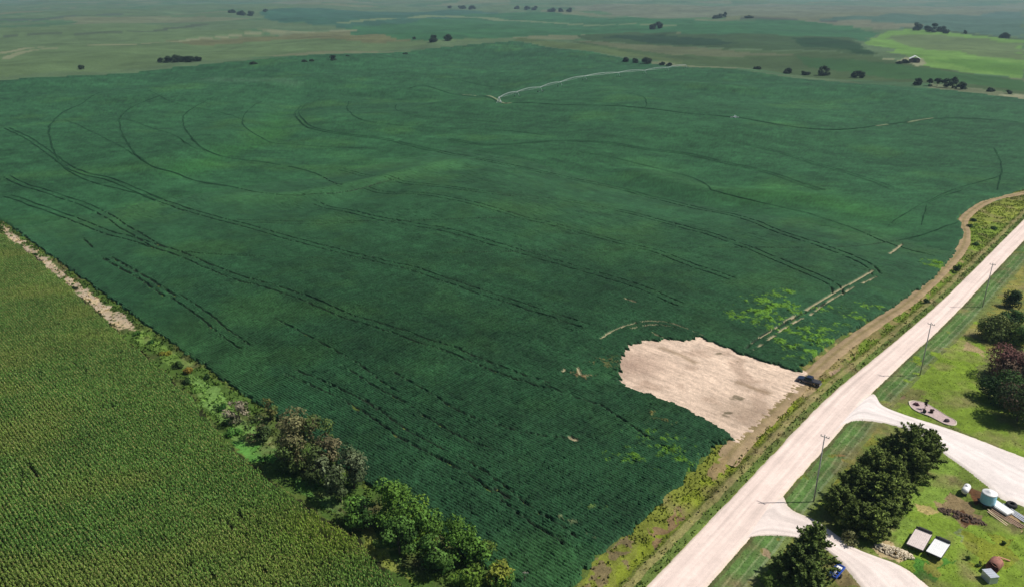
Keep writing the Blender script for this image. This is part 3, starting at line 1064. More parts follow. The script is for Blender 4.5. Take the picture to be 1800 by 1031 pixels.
for a in ((1300, 560, 5, 3, .3), (1350, 560, 7, 4, .25), (1420, 620, 8, 5, .15), (1500, 560, 8, 4, .05), (1350, 535, 9, 8, .0), (1440, 590, 9, 9, .0), (1340, 552, 4, 3, .5), (1365, 540, 5, 4, .3), (1365, 520, 3, 4, .25), (1395, 548, 3, 3, .2), (1440, 545, 3, 3, .2), (1385, 515, 3, 4, .1), (1290, 556, 4, 2, .1), (1400, 590, 5, 4, .25), (1440, 600, 4, 4, .35), (1380, 605, 5, 4, .2), (1475, 575, 3, 3, .2), (1520, 540, 3, 2, .3), (1545, 542, 2, 1.5, .3),
          (1360, 580, 5, 3, .2), (1450, 615, 3, 3, .2), (1645, 465, 3, 2.2, .6), (1640, 470, 3, 2, .6), (1180, 800, 9, 5, .0), (1140, 770, 8, 4, .0), (1110, 810, 5, 4, .0), (1220, 830, 2, 2, .1), (1410, 630, 5, 5, .1)):
    blob(*a)
for a in ((1150, 740, 4, 2.5, .05, (128, 122, 66)), (1040, 890, 4, 2, -.05, (110, 140, 70)), (1060, 640, 5, 6, -.1, (112, 112, 66)), (1090, 630, 6, 3, -.05, (60, 84, 40)), (1000, 920, 5, 1, .0, (120, 130, 90)),
          (1020, 660, 3, 3, .0, (140, 120, 84))):
    blob(*a)

# thinner stands and holes
hole = smooth(0.52, 0.72, vnoise(UU.ravel() / 2.6, WW.ravel() / 1.0, 120)) * smooth(0.6, 0.8, vnoise(X / 22, Y / 22, 121))
zc = zc * (1 - 0.2 * hole)

ui = lambda v: (v - U0) / du
wi = lambda v: (v - W0) / dw
NW = len(ws)


def raster(pl, half, fn):
    """visit every grid vertex within `half` of a polyline"""
    u_, w_ = uw(pl[:, 0], pl[:, 1])
    for i in range(len(pl) - 1):
        a0 = max(0, int(ui(min(u_[i], u_[i + 1]) - half)) )
        a1 = min(len(us), int(ui(max(u_[i], u_[i + 1]) + half)) + 2)
        b0 = max(0, int(wi(min(w_[i], w_[i + 1]) - half)))
        b1 = min(NW, int(wi(max(w_[i], w_[i + 1]) + half)) + 2)
        if a1 <= a0 or b1 <= b0:
            continue
        idx = (np.arange(a0, a1)[:, None] * NW + np.arange(b0, b1)[None, :]).ravel()
        d = pdist(pl[i:i + 2], X[idx], Y[idx])
        k = d < half
        if k.any():
            fn(idx[k], d[k])


def carve(idx, d):
    h = vnoise(X[idx] / 0.8, Y[idx] / 0.8, 131)
    k = h > 0.26
    j = idx[k]
    zc[j] = 0.05
    sc[j] = alb(30, 44, 28)


def carve_pale(idx, d):
    h = vnoise(X[idx] / 1.6, Y[idx] / 1.6, 132)
    j = idx[h < 0.25 + pk * 0.7]
    zc[j] = 0.16
    sc[j] = alb(168, 158, 124) * (0.8 + 0.4 * RNG.random(len(j)))[:, None]


for pl, wd in DARK_G:
    raster(pl, max(0.26, wd * 0.6), carve)
for pl, wd, pk in PALE_G:
    raster(pl, max(0.25, wd * 0.6), carve_pale)

Z = H(X, Y) + np.where(ins, zc, -0.25)
jx = (RNG.random(len(X)) - 0.5) * 0.12
jy = (RNG.random(len(X)) - 0.5) * 0.12
Q = grid_quads(len(us), len(ws))
Q = Q[ins[Q].any(1)][:, ::-1]
pxx, pyy = project(X, Y, Z)
vis = (pxx > -160) & (pxx < 1960) & (pyy < 1180)
Q = Q[vis[Q].all(1)]
used = np.zeros(len(X), bool)
used[Q.ravel()] = True
remap = np.cumsum(used) - 1
o = fast_mesh('soybean_rows', np.stack([X + jx, Y + jy, Z], 1)[used], remap[Q], M_SOY, cols=sc[used])
tag(o, 'dark green soybean rows in the near part of the field', 'soybean crop', kind='stuff')

# ------------------------------------------------------------------ soybeans, far
insF = inside(SOY, GX + fbm(GX / 5, GY / 5, 141, 2) * 1.2, GY + fbm(GX / 5, GY / 5, 142, 2) * 1.2)
gu, gw = uw(GX, GY)
nearrect = (gu > U0 + 3) & (gu < U1 - 1) & (gw > W0 - 1) & (gw < W1 - 3)
rr = RR.ravel()
ok = insF & (rr > 110)
QF = grid_quads(nr, na)
QF = QF[ok[QF].any(1) & ~nearrect[QF].all(1)]
zf = GH + np.where(insF, 0.62 + 0.22 * fbm(GX / 14, GY / 9, 143, 3) + 0.10 * (vnoise(GX / 1.5, GY / 1.5, 144) - 0.5), -0.2)
zf = np.where(nearrect, zf - 0.45, zf)
fc = canopy_color(GX, GY)
fc = fc * (1 + 0.42 * (RNG.random(len(GX)) - 0.5) + 0.26 * fbm(GX / 7, GY / 2.6, 161, 3) + 0.14 * smooth(0.15, 0.5, fbm(GX / 16, GY / 9, 162, 4)))[:, None]
used = np.zeros(len(GX), bool)
used[QF.ravel()] = True
remap = np.cumsum(used) - 1
o = fast_mesh('soybean_canopy', np.stack([GX, GY, zf], 1)[used], remap[QF], M_SOYFAR, cols=fc[used], smooth_sh=True)
tag(o, 'green soybean canopy covering the far part of the field', 'soybean crop', kind='stuff')


# tracks across the far canopy
def ribbons(name, items, rgbs, zoff, label):
    V = []
    Q = []
    C = []
    n = 0
    for pl, wd, rgb, keep in items:
        u_, w_ = uw(pl[:, 0], pl[:, 1])
        innear = (u_ > U0 + 2) & (u_ < U1) & (w_ > W0) & (w_ < W1 - 2)
        r = np.hypot(pl[:, 0], pl[:, 1])
        hw = (wd * 0.29 * (1 + np.clip((r - 200) / 260, 0, 1.3)))
        hw = hw * (0.55 + 0.9 * vnoise(pl[:, 0] / 7, pl[:, 1] / 7, 163))
        dim = 0.75 * vnoise(pl[:, 0] / 25, pl[:, 1] / 25, 165) ** 1.2
        leafy = alb(46, 89, 54)
        t = np.gradient(pl, axis=0)
        t /= np.hypot(t[:, 0], t[:, 1])[:, None] + 1e-9
        nn_ = np.stack([-t[:, 1], t[:, 0]], 1)
        a = pl + nn_ * hw[:, None]
        b = pl - nn_ * hw[:, None]
        brk = vnoise(pl[:, 0] / 3, pl[:, 1] / 3, 161 + len(V))
        za = np.maximum.reduce([H(a[:, 0], a[:, 1]), H(b[:, 0], b[:, 1]), H(pl[:, 0], pl[:, 1])]) + zoff
        for i in range(len(pl) - 1):
            if innear[i] and innear[i + 1]:
                continue
            if brk[i] > keep:
                continue
            V += [(*a[i], za[i]), (*b[i], za[i]), (*b[i + 1], za[i + 1]), (*a[i + 1], za[i + 1])]
            C += [(rgb * (1 - dim[i]) + leafy * dim[i]) * (0.75 + 0.5 * brk[i])] * 4
            Q.append((n, n + 1, n + 2, n + 3))
            n += 4
    o = fast_mesh(name, V, Q, M_TRACK, cols=np.array(C))
    return tag(o, label, kind='structure')


ribbons('wheel_tracks', [(pl, wd, alb(26, 62, 36), 0.9) for pl, wd in DARK_G], None, 0.80, 'dark wheel tracks pressed into the soybeans')  # dark green stands for track soil and painted shade in the canopy gaps
ribbons('bare_tracks', [(pl, wd, alb(150, 160, 122), 0.55 + 0.3 * k) for pl, wd, k in PALE_G], None, 0.84, 'pale bare wheel tracks in the soybeans')


# ------------------------------------------------------------------ leaf clouds
def quads_cloud(C, N, size, aspect, rgb, jit, name, mat, parent=None, fold=0.0, cols=None, along=None):
    """a small leaf quad at every C facing N"""
    n = len(C)
    N = N / (np.linalg.norm(N, axis=1)[:, None] + 1e-9)
    ref = RNG.normal(size=(n, 3))
    T = np.cross(N, ref)
    if along is not None:
        T = along - N * (along * N).sum(1)[:, None]
    T /= np.linalg.norm(T, axis=1)[:, None] + 1e-9
    B = np.cross(N, T)
    s = (size * (0.6 + 0.8 * RNG.random(n)))[:, None]
    a = T * s * 0.5
    b = B * s * 0.5 * aspect
    V = np.stack([C - a - b * .4, C + a * .2 - b, C + a + b * .4, C - a * .2 + b], 1).reshape(-1, 3)
    Q = np.arange(n * 4).reshape(-1, 4)
    if cols is None:
        cols = np.asarray(rgb)[None, :] * (1 - jit + 2 * jit * RNG.random(n))[:, None]
    return fast_mesh(name, V, Q, mat, parent, cols=np.repeat(cols, 4, 0))


# grass and weeds on verges, lawns and field margin
def grass():
    Cs = []
    cols = []
    regs = [(g([(985, 1060), (1015, 1020), (1282, 764), (1400, 655), (1560, 545), (1690, 425), (1685, 385), (1790, 335), (1830, 330), (1830, 400), (1640, 545), (1450, 705), (1150, 1030)]), 6.0, 0.26),
            (g([(1250, 1060), (1254, 1020), (1490, 745), (1650, 580), (1793, 430), (1900, 330), (1960, 800), (1960, 1100), (1700, 1100)]), 5.0, 0.11),
            (np.array([xy(-45, 48), xy(-45, 57.5), xy(-330, 57.5), xy(-330, 50)]), 6.0, 0.34)]
    for poly, dens, ht in regs:
        x0, y0 = poly.min(0)
        x1, y1 = poly.max(0)
        n = int((x1 - x0) * (y1 - y0) * dens)
        x = RNG.uniform(x0, x1, n)
        y = RNG.uniform(y0, y1, n)
        k = inside(poly, x, y)
        k &= vnoise(x / 1.7, y / 1.7, 171) > 0.35
        x, y = x[k], y[k]
        k = ~(inside(ROAD_POLY, x, y) | inside(DR1, x, y) | inside(DR2, x, y) | inside(PATCH, x, y) | inside(SOY, x, y))
        k &= pdist(TRACK_MID, x, y, 3) > 1.7
        x, y = x[k], y[k]
        px, py = project(x, y, 0 * x)
        k = (px > -60) & (px < 1860) & (py < 1080)
        x, y = x[k], y[k]
        c = land_color(x, y)
        br = c.sum(1)
        k = RNG.random(len(x)) < np.where(c[:, 1] > c[:, 0] * 0.95, 1.0, 0.35)
        x, y, c = x[k], y[k], c[k]
        hh = ht * (0.5 + RNG.random(len(x)))
        Cs.append(np.stack([x, y, hh * 0.5, hh], 1))
        cols.append(c * np.array([1.15, 1.15, 0.95]) * (0.85 + 0.5 * RNG.random(len(x)))[:, None])
    A = np.concatenate(Cs)
    c = np.concatenate(cols)
    n = len(A)
    # each tuft: one folded leaf fan
    th = RNG.uniform(0, 2 * math.pi, n)
    dx = np.cos(th) * A[:, 3] * 0.7
    dy = np.sin(th) * A[:, 3] * 0.7
    lx = np.cos(th + 1.57) * A[:, 3] * 0.35
    ly = np.sin(th + 1.57) * A[:, 3] * 0.35
    z0 = -0.02 + 0 * dx
    z1 = A[:, 3]
    V = np.stack([np.stack([A[:, 0] - dx, A[:, 1] - dy, z0], 1), np.stack([A[:, 0] + lx * .3, A[:, 1] + ly * .3, z0], 1),
                  np.stack([A[:, 0] + dx, A[:, 1] + dy, z1 * 0.6], 1), np.stack([A[:, 0] - lx, A[:, 1] - ly, z1], 1)], 1).reshape(-1, 3)
    o = fast_mesh('verge_grass', V, np.arange(n * 4).reshape(-1, 4), M_LEAF, cols=np.repeat(c, 4, 0))
    tag(o, 'grass and weeds on the verges, lawns and field margin', 'grass', kind='stuff')


grass()


# ------------------------------------------------------------------ corn
def corn():
    w = 52.6 - 0.53 * np.arange(0, 280)
    u = np.arange(-345, -36, 0.33)
    Ug, Wg = np.meshgrid(u, w)
    Ug = Ug.ravel() + RNG.uniform(-.1, .1, Ug.size)
    Wg = Wg.ravel() + RNG.uniform(-.04, .04, Wg.size)
    x, y = xy(Ug, Wg)
    g2 = lambda pts: np.array([P(a, b, 2.1)[:2] for a, b in pts])
    edge = g2([(-500, 398), (-40, 396), (12, 416), (60, 450), (130, 512), (205, 580), (330, 692), (385, 765), (500, 865), (620, 940), (700, 1020), (760, 1100), (-600, 1400)])
    k = inside(edge, x + fbm(x / 3, y / 3, 181, 2) * 1.0, y)
    px, py = project(x, y, 1.0 + 0 * x)
    k &= (px > -120) & (px < 900) & (py < 1130)
    k &= ~((vnoise(Ug / 1.6, Wg / 0.5, 183) > 0.90) & (vnoise(x / 25, y / 25, 184) > 0.6))
    x, y = x[k], y[k]
    n = len(x)
    ht = 2.3 + 0.25 * fbm(x / 12, y / 12, 185, 3) + 0.2 * fbm(Ug[k] / 1.5, Wg[k] / 3, 189, 2) + RNG.uniform(-.1, .1, n)
    tone = fbm(x / 18, y / 10, 186, 3)
    base = np.empty((n, 3))
    base[...] = alb(106, 148, 64)
    t = smooth(-0.3, 0.5, tone)[:, None]
    base = base * (1 - t) + alb(128, 154, 68) * t
    t = (np.exp(-(((x + 25) / 9) ** 2 + ((y - 92) / 7) ** 2)) * 0.7)[:, None]
    base = base * (1 - t) + alb(150, 172, 52) * t
    Vs = []
    Cc = []
    for l in range(5):
        a = RNG.uniform(0, 2 * math.pi, n)
        h0 = ht * RNG.uniform(0.5, 0.94, n)
        ln = RNG.uniform(0.22, 0.42, n)
        ca, sa = np.cos(a), np.sin(a)
        wd = 0.075
        p0 = np.stack([x, y, h0], 1)
        p1 = np.stack([x + ca * ln * .5, y + sa * ln * .5, h0 + 0.22], 1)
        p2 = np.stack([x + ca * ln, y + sa * ln, h0 - 0.05 - 0.1 * RNG.random(n)], 1)
        s = np.stack([-sa, ca, 0 * a], 1)
        Vs.append(np.stack([p0 - s * wd, p0 + s * wd, p1 + s * wd, p1 - s * wd], 1))
        Vs.append(np.stack([p1 - s * wd, p1 + s * wd, p2 + s * .02, p2 - s * .02], 1))
        c = base * (0.7 + 0.6 * RNG.random(n))[:, None]
        Cc += [c, c * 1.1]
    # tassel
    a = RNG.uniform(0, math.pi, n)
    s = np.stack([np.cos(a), np.sin(a), 0 * a], 1) * 0.05
    p0 = np.stack([x, y, ht], 1)
    p1 = p0 + np.stack([RNG.uniform(-.08, .08, n), RNG.uniform(-.1, .1, n), 0.2 + 0 * x], 1)
    Vs.append(np.stack([p0 - s, p0 + s, p1 + s, p1 - s], 1))
    Cc.append(np.repeat(alb(168, 164, 96)[None], n, 0))
    # stalk
    s = s * 0.5
    p0 = np.stack([x, y, 0 * x], 1)
    p1 = np.stack([x, y, ht], 1)
    Vs.append(np.stack([p0 - s, p0 + s, p1 + s, p1 - s], 1))
    Cc.append(base * 0.9)
    V = np.concatenate(Vs).reshape(-1, 3)
    C = np.repeat(np.concatenate(Cc), 4, 0)
    o = fast_mesh('corn_crop', V, np.arange(len(V)).reshape(-1, 4), M_CORN, cols=C)
    tag(o, 'tall tasselled corn in close rows beside the soybean field', 'corn crop', kind='stuff')


corn()


# ------------------------------------------------------------------ trees
def trunk_mesh(name, parent, h, r, lobes, mat=M_BARK, dead=False):
    mb = MB()
    top = Vector((0, 0, h * 0.55))
    mb.tube((0, 0, -0.15), (0.05 * h * random.uniform(-1, 1), 0.03 * h, h * 0.3), r, r * 0.75, 7)
    mid = Vector((0, 0, h * 0.28))
    mb.tube(mid, top, r * 0.75, r * 0.45, 7)
    for c, rr_ in lobes[:9]:
        a = mid.lerp(top, random.uniform(0.1, 1))
        b = Vector([float(v) for v in c])
        m = a.lerp(b, 0.5) + Vector((random.uniform(-.2, .2), random.uniform(-.2, .2), 0.1 * h))
        mb.tube(a, m, r * 0.35, r * 0.22, 5)
        mb.tube(m, b, r * 0.22, r * 0.08, 5)
    return mb.build(name, mat, parent)


def broadleaf(label, cat, x, y, h, rad, rgb, group=None, z=0.0, leaf=0.34, dens=1.0, nl=9, rgb2=None, name='broadleaf_tree', squash=0.8, low=0.35, parts=True, gap=0.0):
    t = thing(name, label, cat, (x, y, z), 0, group)
    lobes = []
    for i in range(nl):
        a = random.uniform(0, 2 * math.pi)
        k = math.sqrt(random.random())
        zz = random.random()
        prof = math.sin(math.pi * (0.18 + 0.72 * zz)) ** 0.6
        lr = rad * random.uniform(0.34, 0.5)
        cr = (rad - lr * 0.8) * k * prof
        lobes.append((np.array([cr * math.cos(a), cr * math.sin(a), h * low + (h * (1 - low) - lr * squash) * zz]), lr))
    C = []
    N = []
    CO = []
    for c, lr in lobes:
        n = int(190 * dens * lr * lr * (0.34 / leaf) ** 2 * 0.6) + 12
        d = RNG.normal(size=(n, 3))
        d /= np.linalg.norm(d, axis=1)[:, None]
        rr_ = lr * (0.62 + 0.42 * RNG.random(n)) * (0.8 + 0.5 * vnoise(d[:, 0] * 2 + c[0], d[:, 1] * 2 + d[:, 2] * 2, 3))
        p = c[None] + d * rr_[:, None] * np.array([1, 1, squash])
        if gap > 0:
            k = vnoise(p[:, 0] * 1.1 + x, p[:, 1] * 1.1 + p[:, 2] * 1.3, 7) > gap
            p = p[k]
            d = d[k]
        C.append(p)
        N.append(d + RNG.normal(size=d.shape) * 0.45 + np.array([0, 0, 0.3]))
        base = np.asarray(rgb) if (rgb2 is None or random.random() < 0.6) else np.asarray(rgb2)
        base = base * random.uniform(0.82, 1.2)
        CO.append(base[None] * (0.6 + 0.8 * RNG.random(len(p)))[:, None])
    C = np.concatenate(C)
    N = np.concatenate(N)
    CO = np.concatenate(CO)
    k = C[:, 2] > 0.1
    quads_cloud(C[k], N[k], leaf, 0.8, rgb, 0.3, 'crown', M_LEAF, t, cols=CO[k])
    trunk_mesh('trunk', t, h, max(0.07, h * 0.022), lobes)
    return t


def cedar(label, x, y, h, rad, rgb, group, z=0.0, name='cedar_tree', dens=1.0, leaf=0.38):
    t = thing(name, label, 'tree', (x, y, z), 0, group)
    C = []
    N = []
    CO = []
    AL = []
    lobes = []
    leaders = [(0.0, 0.0, h, rad, 40)]
    for k in range(random.choice((3, 4))):
        a = random.uniform(0, 6.28)
        d = rad * random.uniform(0.35, 0.6)
        leaders.append((d * math.cos(a), d * math.sin(a), h * random.uniform(0.62, 0.9), rad * random.uniform(0.45, 0.62), 18))
    for lx, ly, lh, lr, nb in leaders:
        nb = int(nb * dens)
        for i in range(nb):
            f = (i + 0.5) / nb
            zz = 0.25 + (lh - 0.4) * f ** 0.9
            prof = (1 - f) ** 0.72
            L = lr * prof * random.uniform(0.6, 1.25) + 0.12
            a = i * 2.399 + random.uniform(-.5, .5)
            d = np.array([math.cos(a), math.sin(a), 0.35 + 0.9 * f])
            o_ = np.array([lx, ly, zz])
            if i % 7 == 0:
                lobes.append((o_ + d * L * 0.6, L))
            n = int(88 * (0.35 + L / 1.8))
            s = RNG.random(n) ** 0.65
            wdt = (0.20 + 0.45 * (1 - s)) * min(1.0, L * 0.5 + 0.25)
            off = RNG.normal(size=(n, 3)) * wdt[:, None] * 0.55
            p = o_[None] + d[None] * (s * L)[:, None] + off
            C.append(p)
            al = d[None] + off * 1.6 + RNG.normal(size=(n, 3)) * 0.35 + np.array([0, 0, 0.25])
            AL.append(al / np.linalg.norm(al, axis=1)[:, None])
            N.append(np.array([0, 0, 0.8]) + d[None] * 0.2 + RNG.normal(size=(n, 3)) * 0.6)
            base = np.asarray(rgb) * random.uniform(0.7, 1.35)
            CO.append(base[None] * (0.4 + 1.1 * RNG.random(n))[:, None])
    C = np.concatenate(C)
    N = np.concatenate(N)
    CO = np.concatenate(CO)
    AL = np.concatenate(AL)
    k = C[:, 2] > 0.05
    quads_cloud(C[k], N[k], leaf, 0.5, rgb, 0.3, 'crown', M_LEAF, t, cols=CO[k], along=AL[k])
    mb = MB()
    mb.tube((0, 0, -0.15), (0, 0, h * 0.92), 0.16, 0.03, 7)
    for c, L in lobes:
        mb.tube((0, 0, max(0.2, float(c[2]) - 0.6)), [float(v) for v in c], 0.05, 0.02, 5)
    mb.build('trunk', M_BARK, t)
    return t


def at_crown(px, py, hc):
    q = P(px, py, hc)
    return q[0], q[1]


GR_TL = 'trees between the corn and the soybeans'
brown = alb(122, 120, 80)
olive = alb(92, 112, 56)
green = alb(100, 140, 56)
deep = alb(72, 108, 46)
greyg = alb(112, 124, 88)
TL = [  # crown px, py, crown mid height, h, R, colours, label, gap
    (418, 722, 2.6, 4.6, 2.7, alb(154, 144, 122), alb(116, 120, 86), 'half-dead grey-pink shrub at the upper end of the tree line', .42),
    (472, 716, 2.6, 4.4, 1.9, alb(118, 120, 66), olive, 'small olive tree overhanging the soybeans behind the grey-pink shrub', .2),
    (452, 752, 2.4, 4.2, 2.6, alb(70, 90, 46), brown, 'dark shrub below the grey-pink one, shading bright weeds', .3),
    (528, 762, 4.6, 8.0, 4.2, brown, olive, 'largest brown-tinged tree of the line, left of a broad shadow', .3),
    (574, 775, 4.2, 7.0, 3.0, alb(116, 110, 78), olive, 'brown-green tree leaning over the soybeans beside the largest tree', .3),
    (512, 792, 3.4, 6.0, 3.0, olive, brown, 'brownish olive tree in front of the largest tree on the corn side', .3),
    (555, 815, 3.0, 5.5, 3.0, alb(84, 100, 54), greyg, 'dull green tree in the deep shade below the largest tree', .28),
    (618, 812, 3.8, 6.4, 3.0, greyg, alb(92, 110, 72), 'grey-green thin tree jutting into the soybean rows', .33),
    (596, 850, 2.6, 5.0, 2.5, alb(76, 92, 54), greyg, 'low dark tree under the grey-green thin tree', .3),
    (636, 882, 3.4, 5.8, 2.9, green, deep, 'mid-green tree where the line turns fully green', .2),
    (690, 872, 4.0, 6.6, 3.4, alb(106, 144, 54), green, 'bright green round tree, tallest of the lower group', .15),
    (742, 898, 4.0, 6.4, 3.4, alb(108, 140, 50), green, 'bright green tree standing right of the tallest of the lower group', .15),
    (700, 932, 3.2, 5.4, 3.0, alb(86, 122, 52), deep, 'green tree on the corn side below the bright round tree', .22),
    (804, 938, 3.4, 5.6, 3.0, alb(84, 120, 44), green, 'green tree above the bare gap near the soybean corner', .2),
    (766, 962, 3.0, 5.2, 2.8, alb(92, 128, 56), deep, 'green tree with hanging boughs low on the corn side', .22),
    (846, 968, 2.8, 4.8, 2.4, alb(94, 118, 46), green, 'small green tree near the bottom end of the line', .2),
    (822, 1010, 2.0, 3.6, 2.2, alb(106, 136, 50), green, 'low leafy bush at the bottom frame edge under the trees', .2),
    (882, 1004, 1.8, 3.2, 2.3, alb(150, 160, 64), green, 'yellow-green bush at the very bottom of the tree line', .15),
    (922, 1014, 1.0, 2.0, 0.9, alb(170, 168, 160), alb(130, 130, 110), 'little grey dead bush at the end of the line by the soybeans', .4),
]
for px, py, hc, h, rr_, c1, c2, lab, gp in TL:
    if h >= 5:
        hc, h = hc * 1.25, h * 1.15
    x, y = at_crown(px, py, hc)
    broadleaf(lab, 'tree' if h > 4 else 'bush', x, y, h * 1.12, rr_, c1, GR_TL, leaf=0.36, nl=int(6 + rr_ * 2.2), rgb2=c2, dens=1.15, gap=gp,
              name='broadleaf_tree' if h > 4 else 'bush', low=0.2)

# field-margin bushes
GR_MB = 'small bushes along the field margin'
for px, py, h, rr_, c, lab in [(36, 432, 0.9, 0.9, alb(60, 92, 40), 'small dark bush at the top end of the pale margin strip'),
                               (62, 447, 0.9, 0.8, alb(66, 98, 40), 'second small dark bush by the top of the pale margin strip'),
                               (130, 506, 1.1, 1.1, alb(46, 62, 34), 'dark brown-green bush crossing the middle of the pale strip'),
                               (240, 585, 1.0, 1.0, alb(70, 110, 40), 'small green bush at the lower end of the pale strip'),
                               (266, 600, 1.0, 1.0, alb(60, 104, 40), 'low dark bush among bright weeds below the pale strip'),
                               (290, 618, 1.2, 1.4, alb(140, 140, 50), 'yellowish bush below the pale strip'),
                               (312, 640, 1.5, 1.4, alb(60, 86, 36), 'dark bush left of the yellow weeds in the margin'),
                               (330, 650, 1.4, 1.4, alb(150, 128, 52), 'orange-yellow weedy bush in the margin'),
                               (330, 668, 1.3, 1.2, alb(48, 76, 34), 'dark bush at the start of the bright green weeds'),
                               (362, 662, 1.2, 1.0, alb(50, 80, 36), 'dark bush touching the soybeans above the bright weeds'),
                               (385, 715, 1.6, 1.5, alb(50, 92, 34), 'dark green bush between bright weeds and the grey-pink shrub'),
                               (410, 758, 1.4, 1.6, alb(92, 142, 60), 'bright green bush at the corn edge'),
                               (350, 684, 0.9, 1.8, alb(112, 152, 66), 'bright green weed clump at the corn edge')]:
    q = P(px, py, h * 0.5)
    broadleaf(lab, 'bush', q[0], q[1], h, rr_, c, GR_MB, leaf=0.24, nl=6, name='bush', low=0.05, dens=1.4)

# cedars between the two drives
GR_CD = 'dark cedars on the island between the drives'
cd1 = alb(96, 112, 50)
cd2 = alb(108, 124, 56)
cd3 = alb(122, 138, 66)
for px, py, h, rr_, c, lab in [(1589, 826, 9.2, 4.0, cd1, 'tallest dark cedar at the top of the island, by the upper drive'),
                               (1622, 822, 7.4, 3.4, cd1, 'dark cedar right of the tallest one, nearest the yard lawn'),
                               (1556, 822, 6.2, 2.8, cd1, 'dark cedar just left of the tallest one'),
                               (1602, 846, 6.0, 3.0, cd2, 'cedar under the tallest pair on the lawn side'),
                               (1535, 846, 6.2, 2.9, cd3, 'paler green cedar in the upper left of the clump'),
                               (1568, 862, 6.0, 3.1, cd2, 'cedar in the middle of the clump on the lawn side'),
                               (1505, 880, 6.2, 3.2, cd1, 'broad cedar on the road side in the middle of the clump'),
                               (1545, 892, 6.2, 3.2, cd2, 'cedar at the centre of the lower clump'),
                               (1572, 892, 5.0, 2.4, cd2, 'short cedar at the right of the lower clump'),
                               (1475, 905, 5.2, 2.7, cd1, 'leftmost cedar of the clump, near the road'),
                               (1500, 930, 5.0, 2.8, cd1, 'cedar above the lower drive, left of the last two'),
                               (1532, 945, 5.2, 2.7, cd2, 'lowest cedar of the clump, beside the lower drive'),
                               (1556, 924, 4.6, 2.3, cd1, 'small cedar above the rubble heap')]:
    q = P(px, py, 0)
    cedar(lab, q[0], q[1], h * 0.93, rr_, c * 1.15, GR_CD)
q = P(1500, 905, 4.2)
broadleaf('pale green scrubby tree among the cedars', 'tree', *P(1540, 812, 3.5)[:2], 4.4, 2.2, alb(104, 118, 62), None, leaf=0.3, nl=9, rgb2=alb(80, 96, 50), low=0.15)
broadleaf('olive bush at the foot of the lowest cedars by the drive', 'bush', *P(1492, 944, 0.8)[:2], 1.8, 1.5, alb(130, 132, 84), None, leaf=0.26, nl=7, name='bush', low=0.1)
GR_LC = 'evergreens on the lower island'
q = P(1422, 1008, 0)
cedar('tall dark cedar beside the lower drive, at the bottom edge', q[0], q[1], 8.2, 3.3, alb(100, 120, 54), GR_LC)
q = P(1392, 1020, 0)
cedar('shorter cedar left of the tall one at the bottom edge', q[0], q[1], 6.0, 2.9, alb(94, 114, 54), GR_LC)
q = P(1418, 1046, 0)
cedar('lowest cedar cut by the bottom frame edge', q[0], q[1], 5.4, 2.6, alb(100, 120, 56), GR_LC)
broadleaf('silvery shrub in front of the dark cedars at the bottom edge', 'shrub', *P(1409, 1003, 1.6)[:2], 3.4, 1.7, alb(122, 134, 116), None, leaf=0.26, nl=9, rgb2=alb(96, 112, 90), name='shrub', gap=0.2, low=0.15)
broadleaf('green bush at the bottom left foot of the cedars', 'bush', *P(1352, 1024, 0.8)[:2], 2.0, 1.7, alb(96, 122, 52), None, leaf=0.26, nl=7, name='bush', low=0.1)

# trees at the right edge
GR_RT = 'trees along the right edge of the lawn'
for px, py, hc, h, rr_, c1, c2, lab, gp in [
    (1775, 522, 2.2, 4.0, 2.2, alb(52, 80, 34), alb(44, 66, 30), 'dark green tree by the right frame edge, highest of the group', .1),
    (1770, 552, 1.8, 3.6, 2.6, alb(60, 86, 40), deep, 'dark tree just below the highest one at the right edge', .15),
    (1745, 573, 2.8, 5.2, 3.6, alb(116, 126, 66), alb(100, 116, 58), 'pale olive spreading tree with a deep shadow on its left', .2),
    (1790, 585, 2.6, 4.6, 2.6, alb(106, 128, 56), deep, 'green tree between the olive tree and the frame edge', .2),
    (1772, 632, 3.8, 6.4, 4.2, alb(128, 88, 80), alb(112, 92, 74), 'reddish-brown leaved tree at the right edge', .25),
    (1800, 655, 3.4, 6.0, 3.6, alb(118, 84, 78), alb(90, 82, 62), 'second reddish-brown tree cut by the frame', .25),
    (1762, 672, 3.4, 6.2, 3.6, alb(66, 96, 40), alb(48, 74, 32), 'dark green tree below the reddish-brown one', .15),
    (1788, 705, 3.6, 6.6, 4.0, alb(70, 88, 46), alb(100, 84, 66), 'dark mixed tree at the right edge above the upper drive', .15)]:
    x, y = at_crown(px + 8, py + 4, hc)
    broadleaf(lab, 'tree', x, y, h * 1.15, rr_ * 1.28, c1, GR_RT, leaf=0.34, nl=int(7 + rr_ * 2.2), rgb2=c2, dens=1.2, gap=gp, low=0.15)

for px, py, lab in ((1702, 980, 'small dark weed clump left of the rusty drum'), (1722, 990, 'second dark weed clump, nearer the rusty drum'), (1764, 952, 'dark green clump in the yard above the rusty drum')):
    q = P(px, py, 0.3)
    broadleaf(lab, 'weed clump', q[0], q[1], .6, .5, alb(66, 92, 36), 'weed clumps in the yard', leaf=.2, nl=5, name='weed_clump', low=.05, dens=1.3)

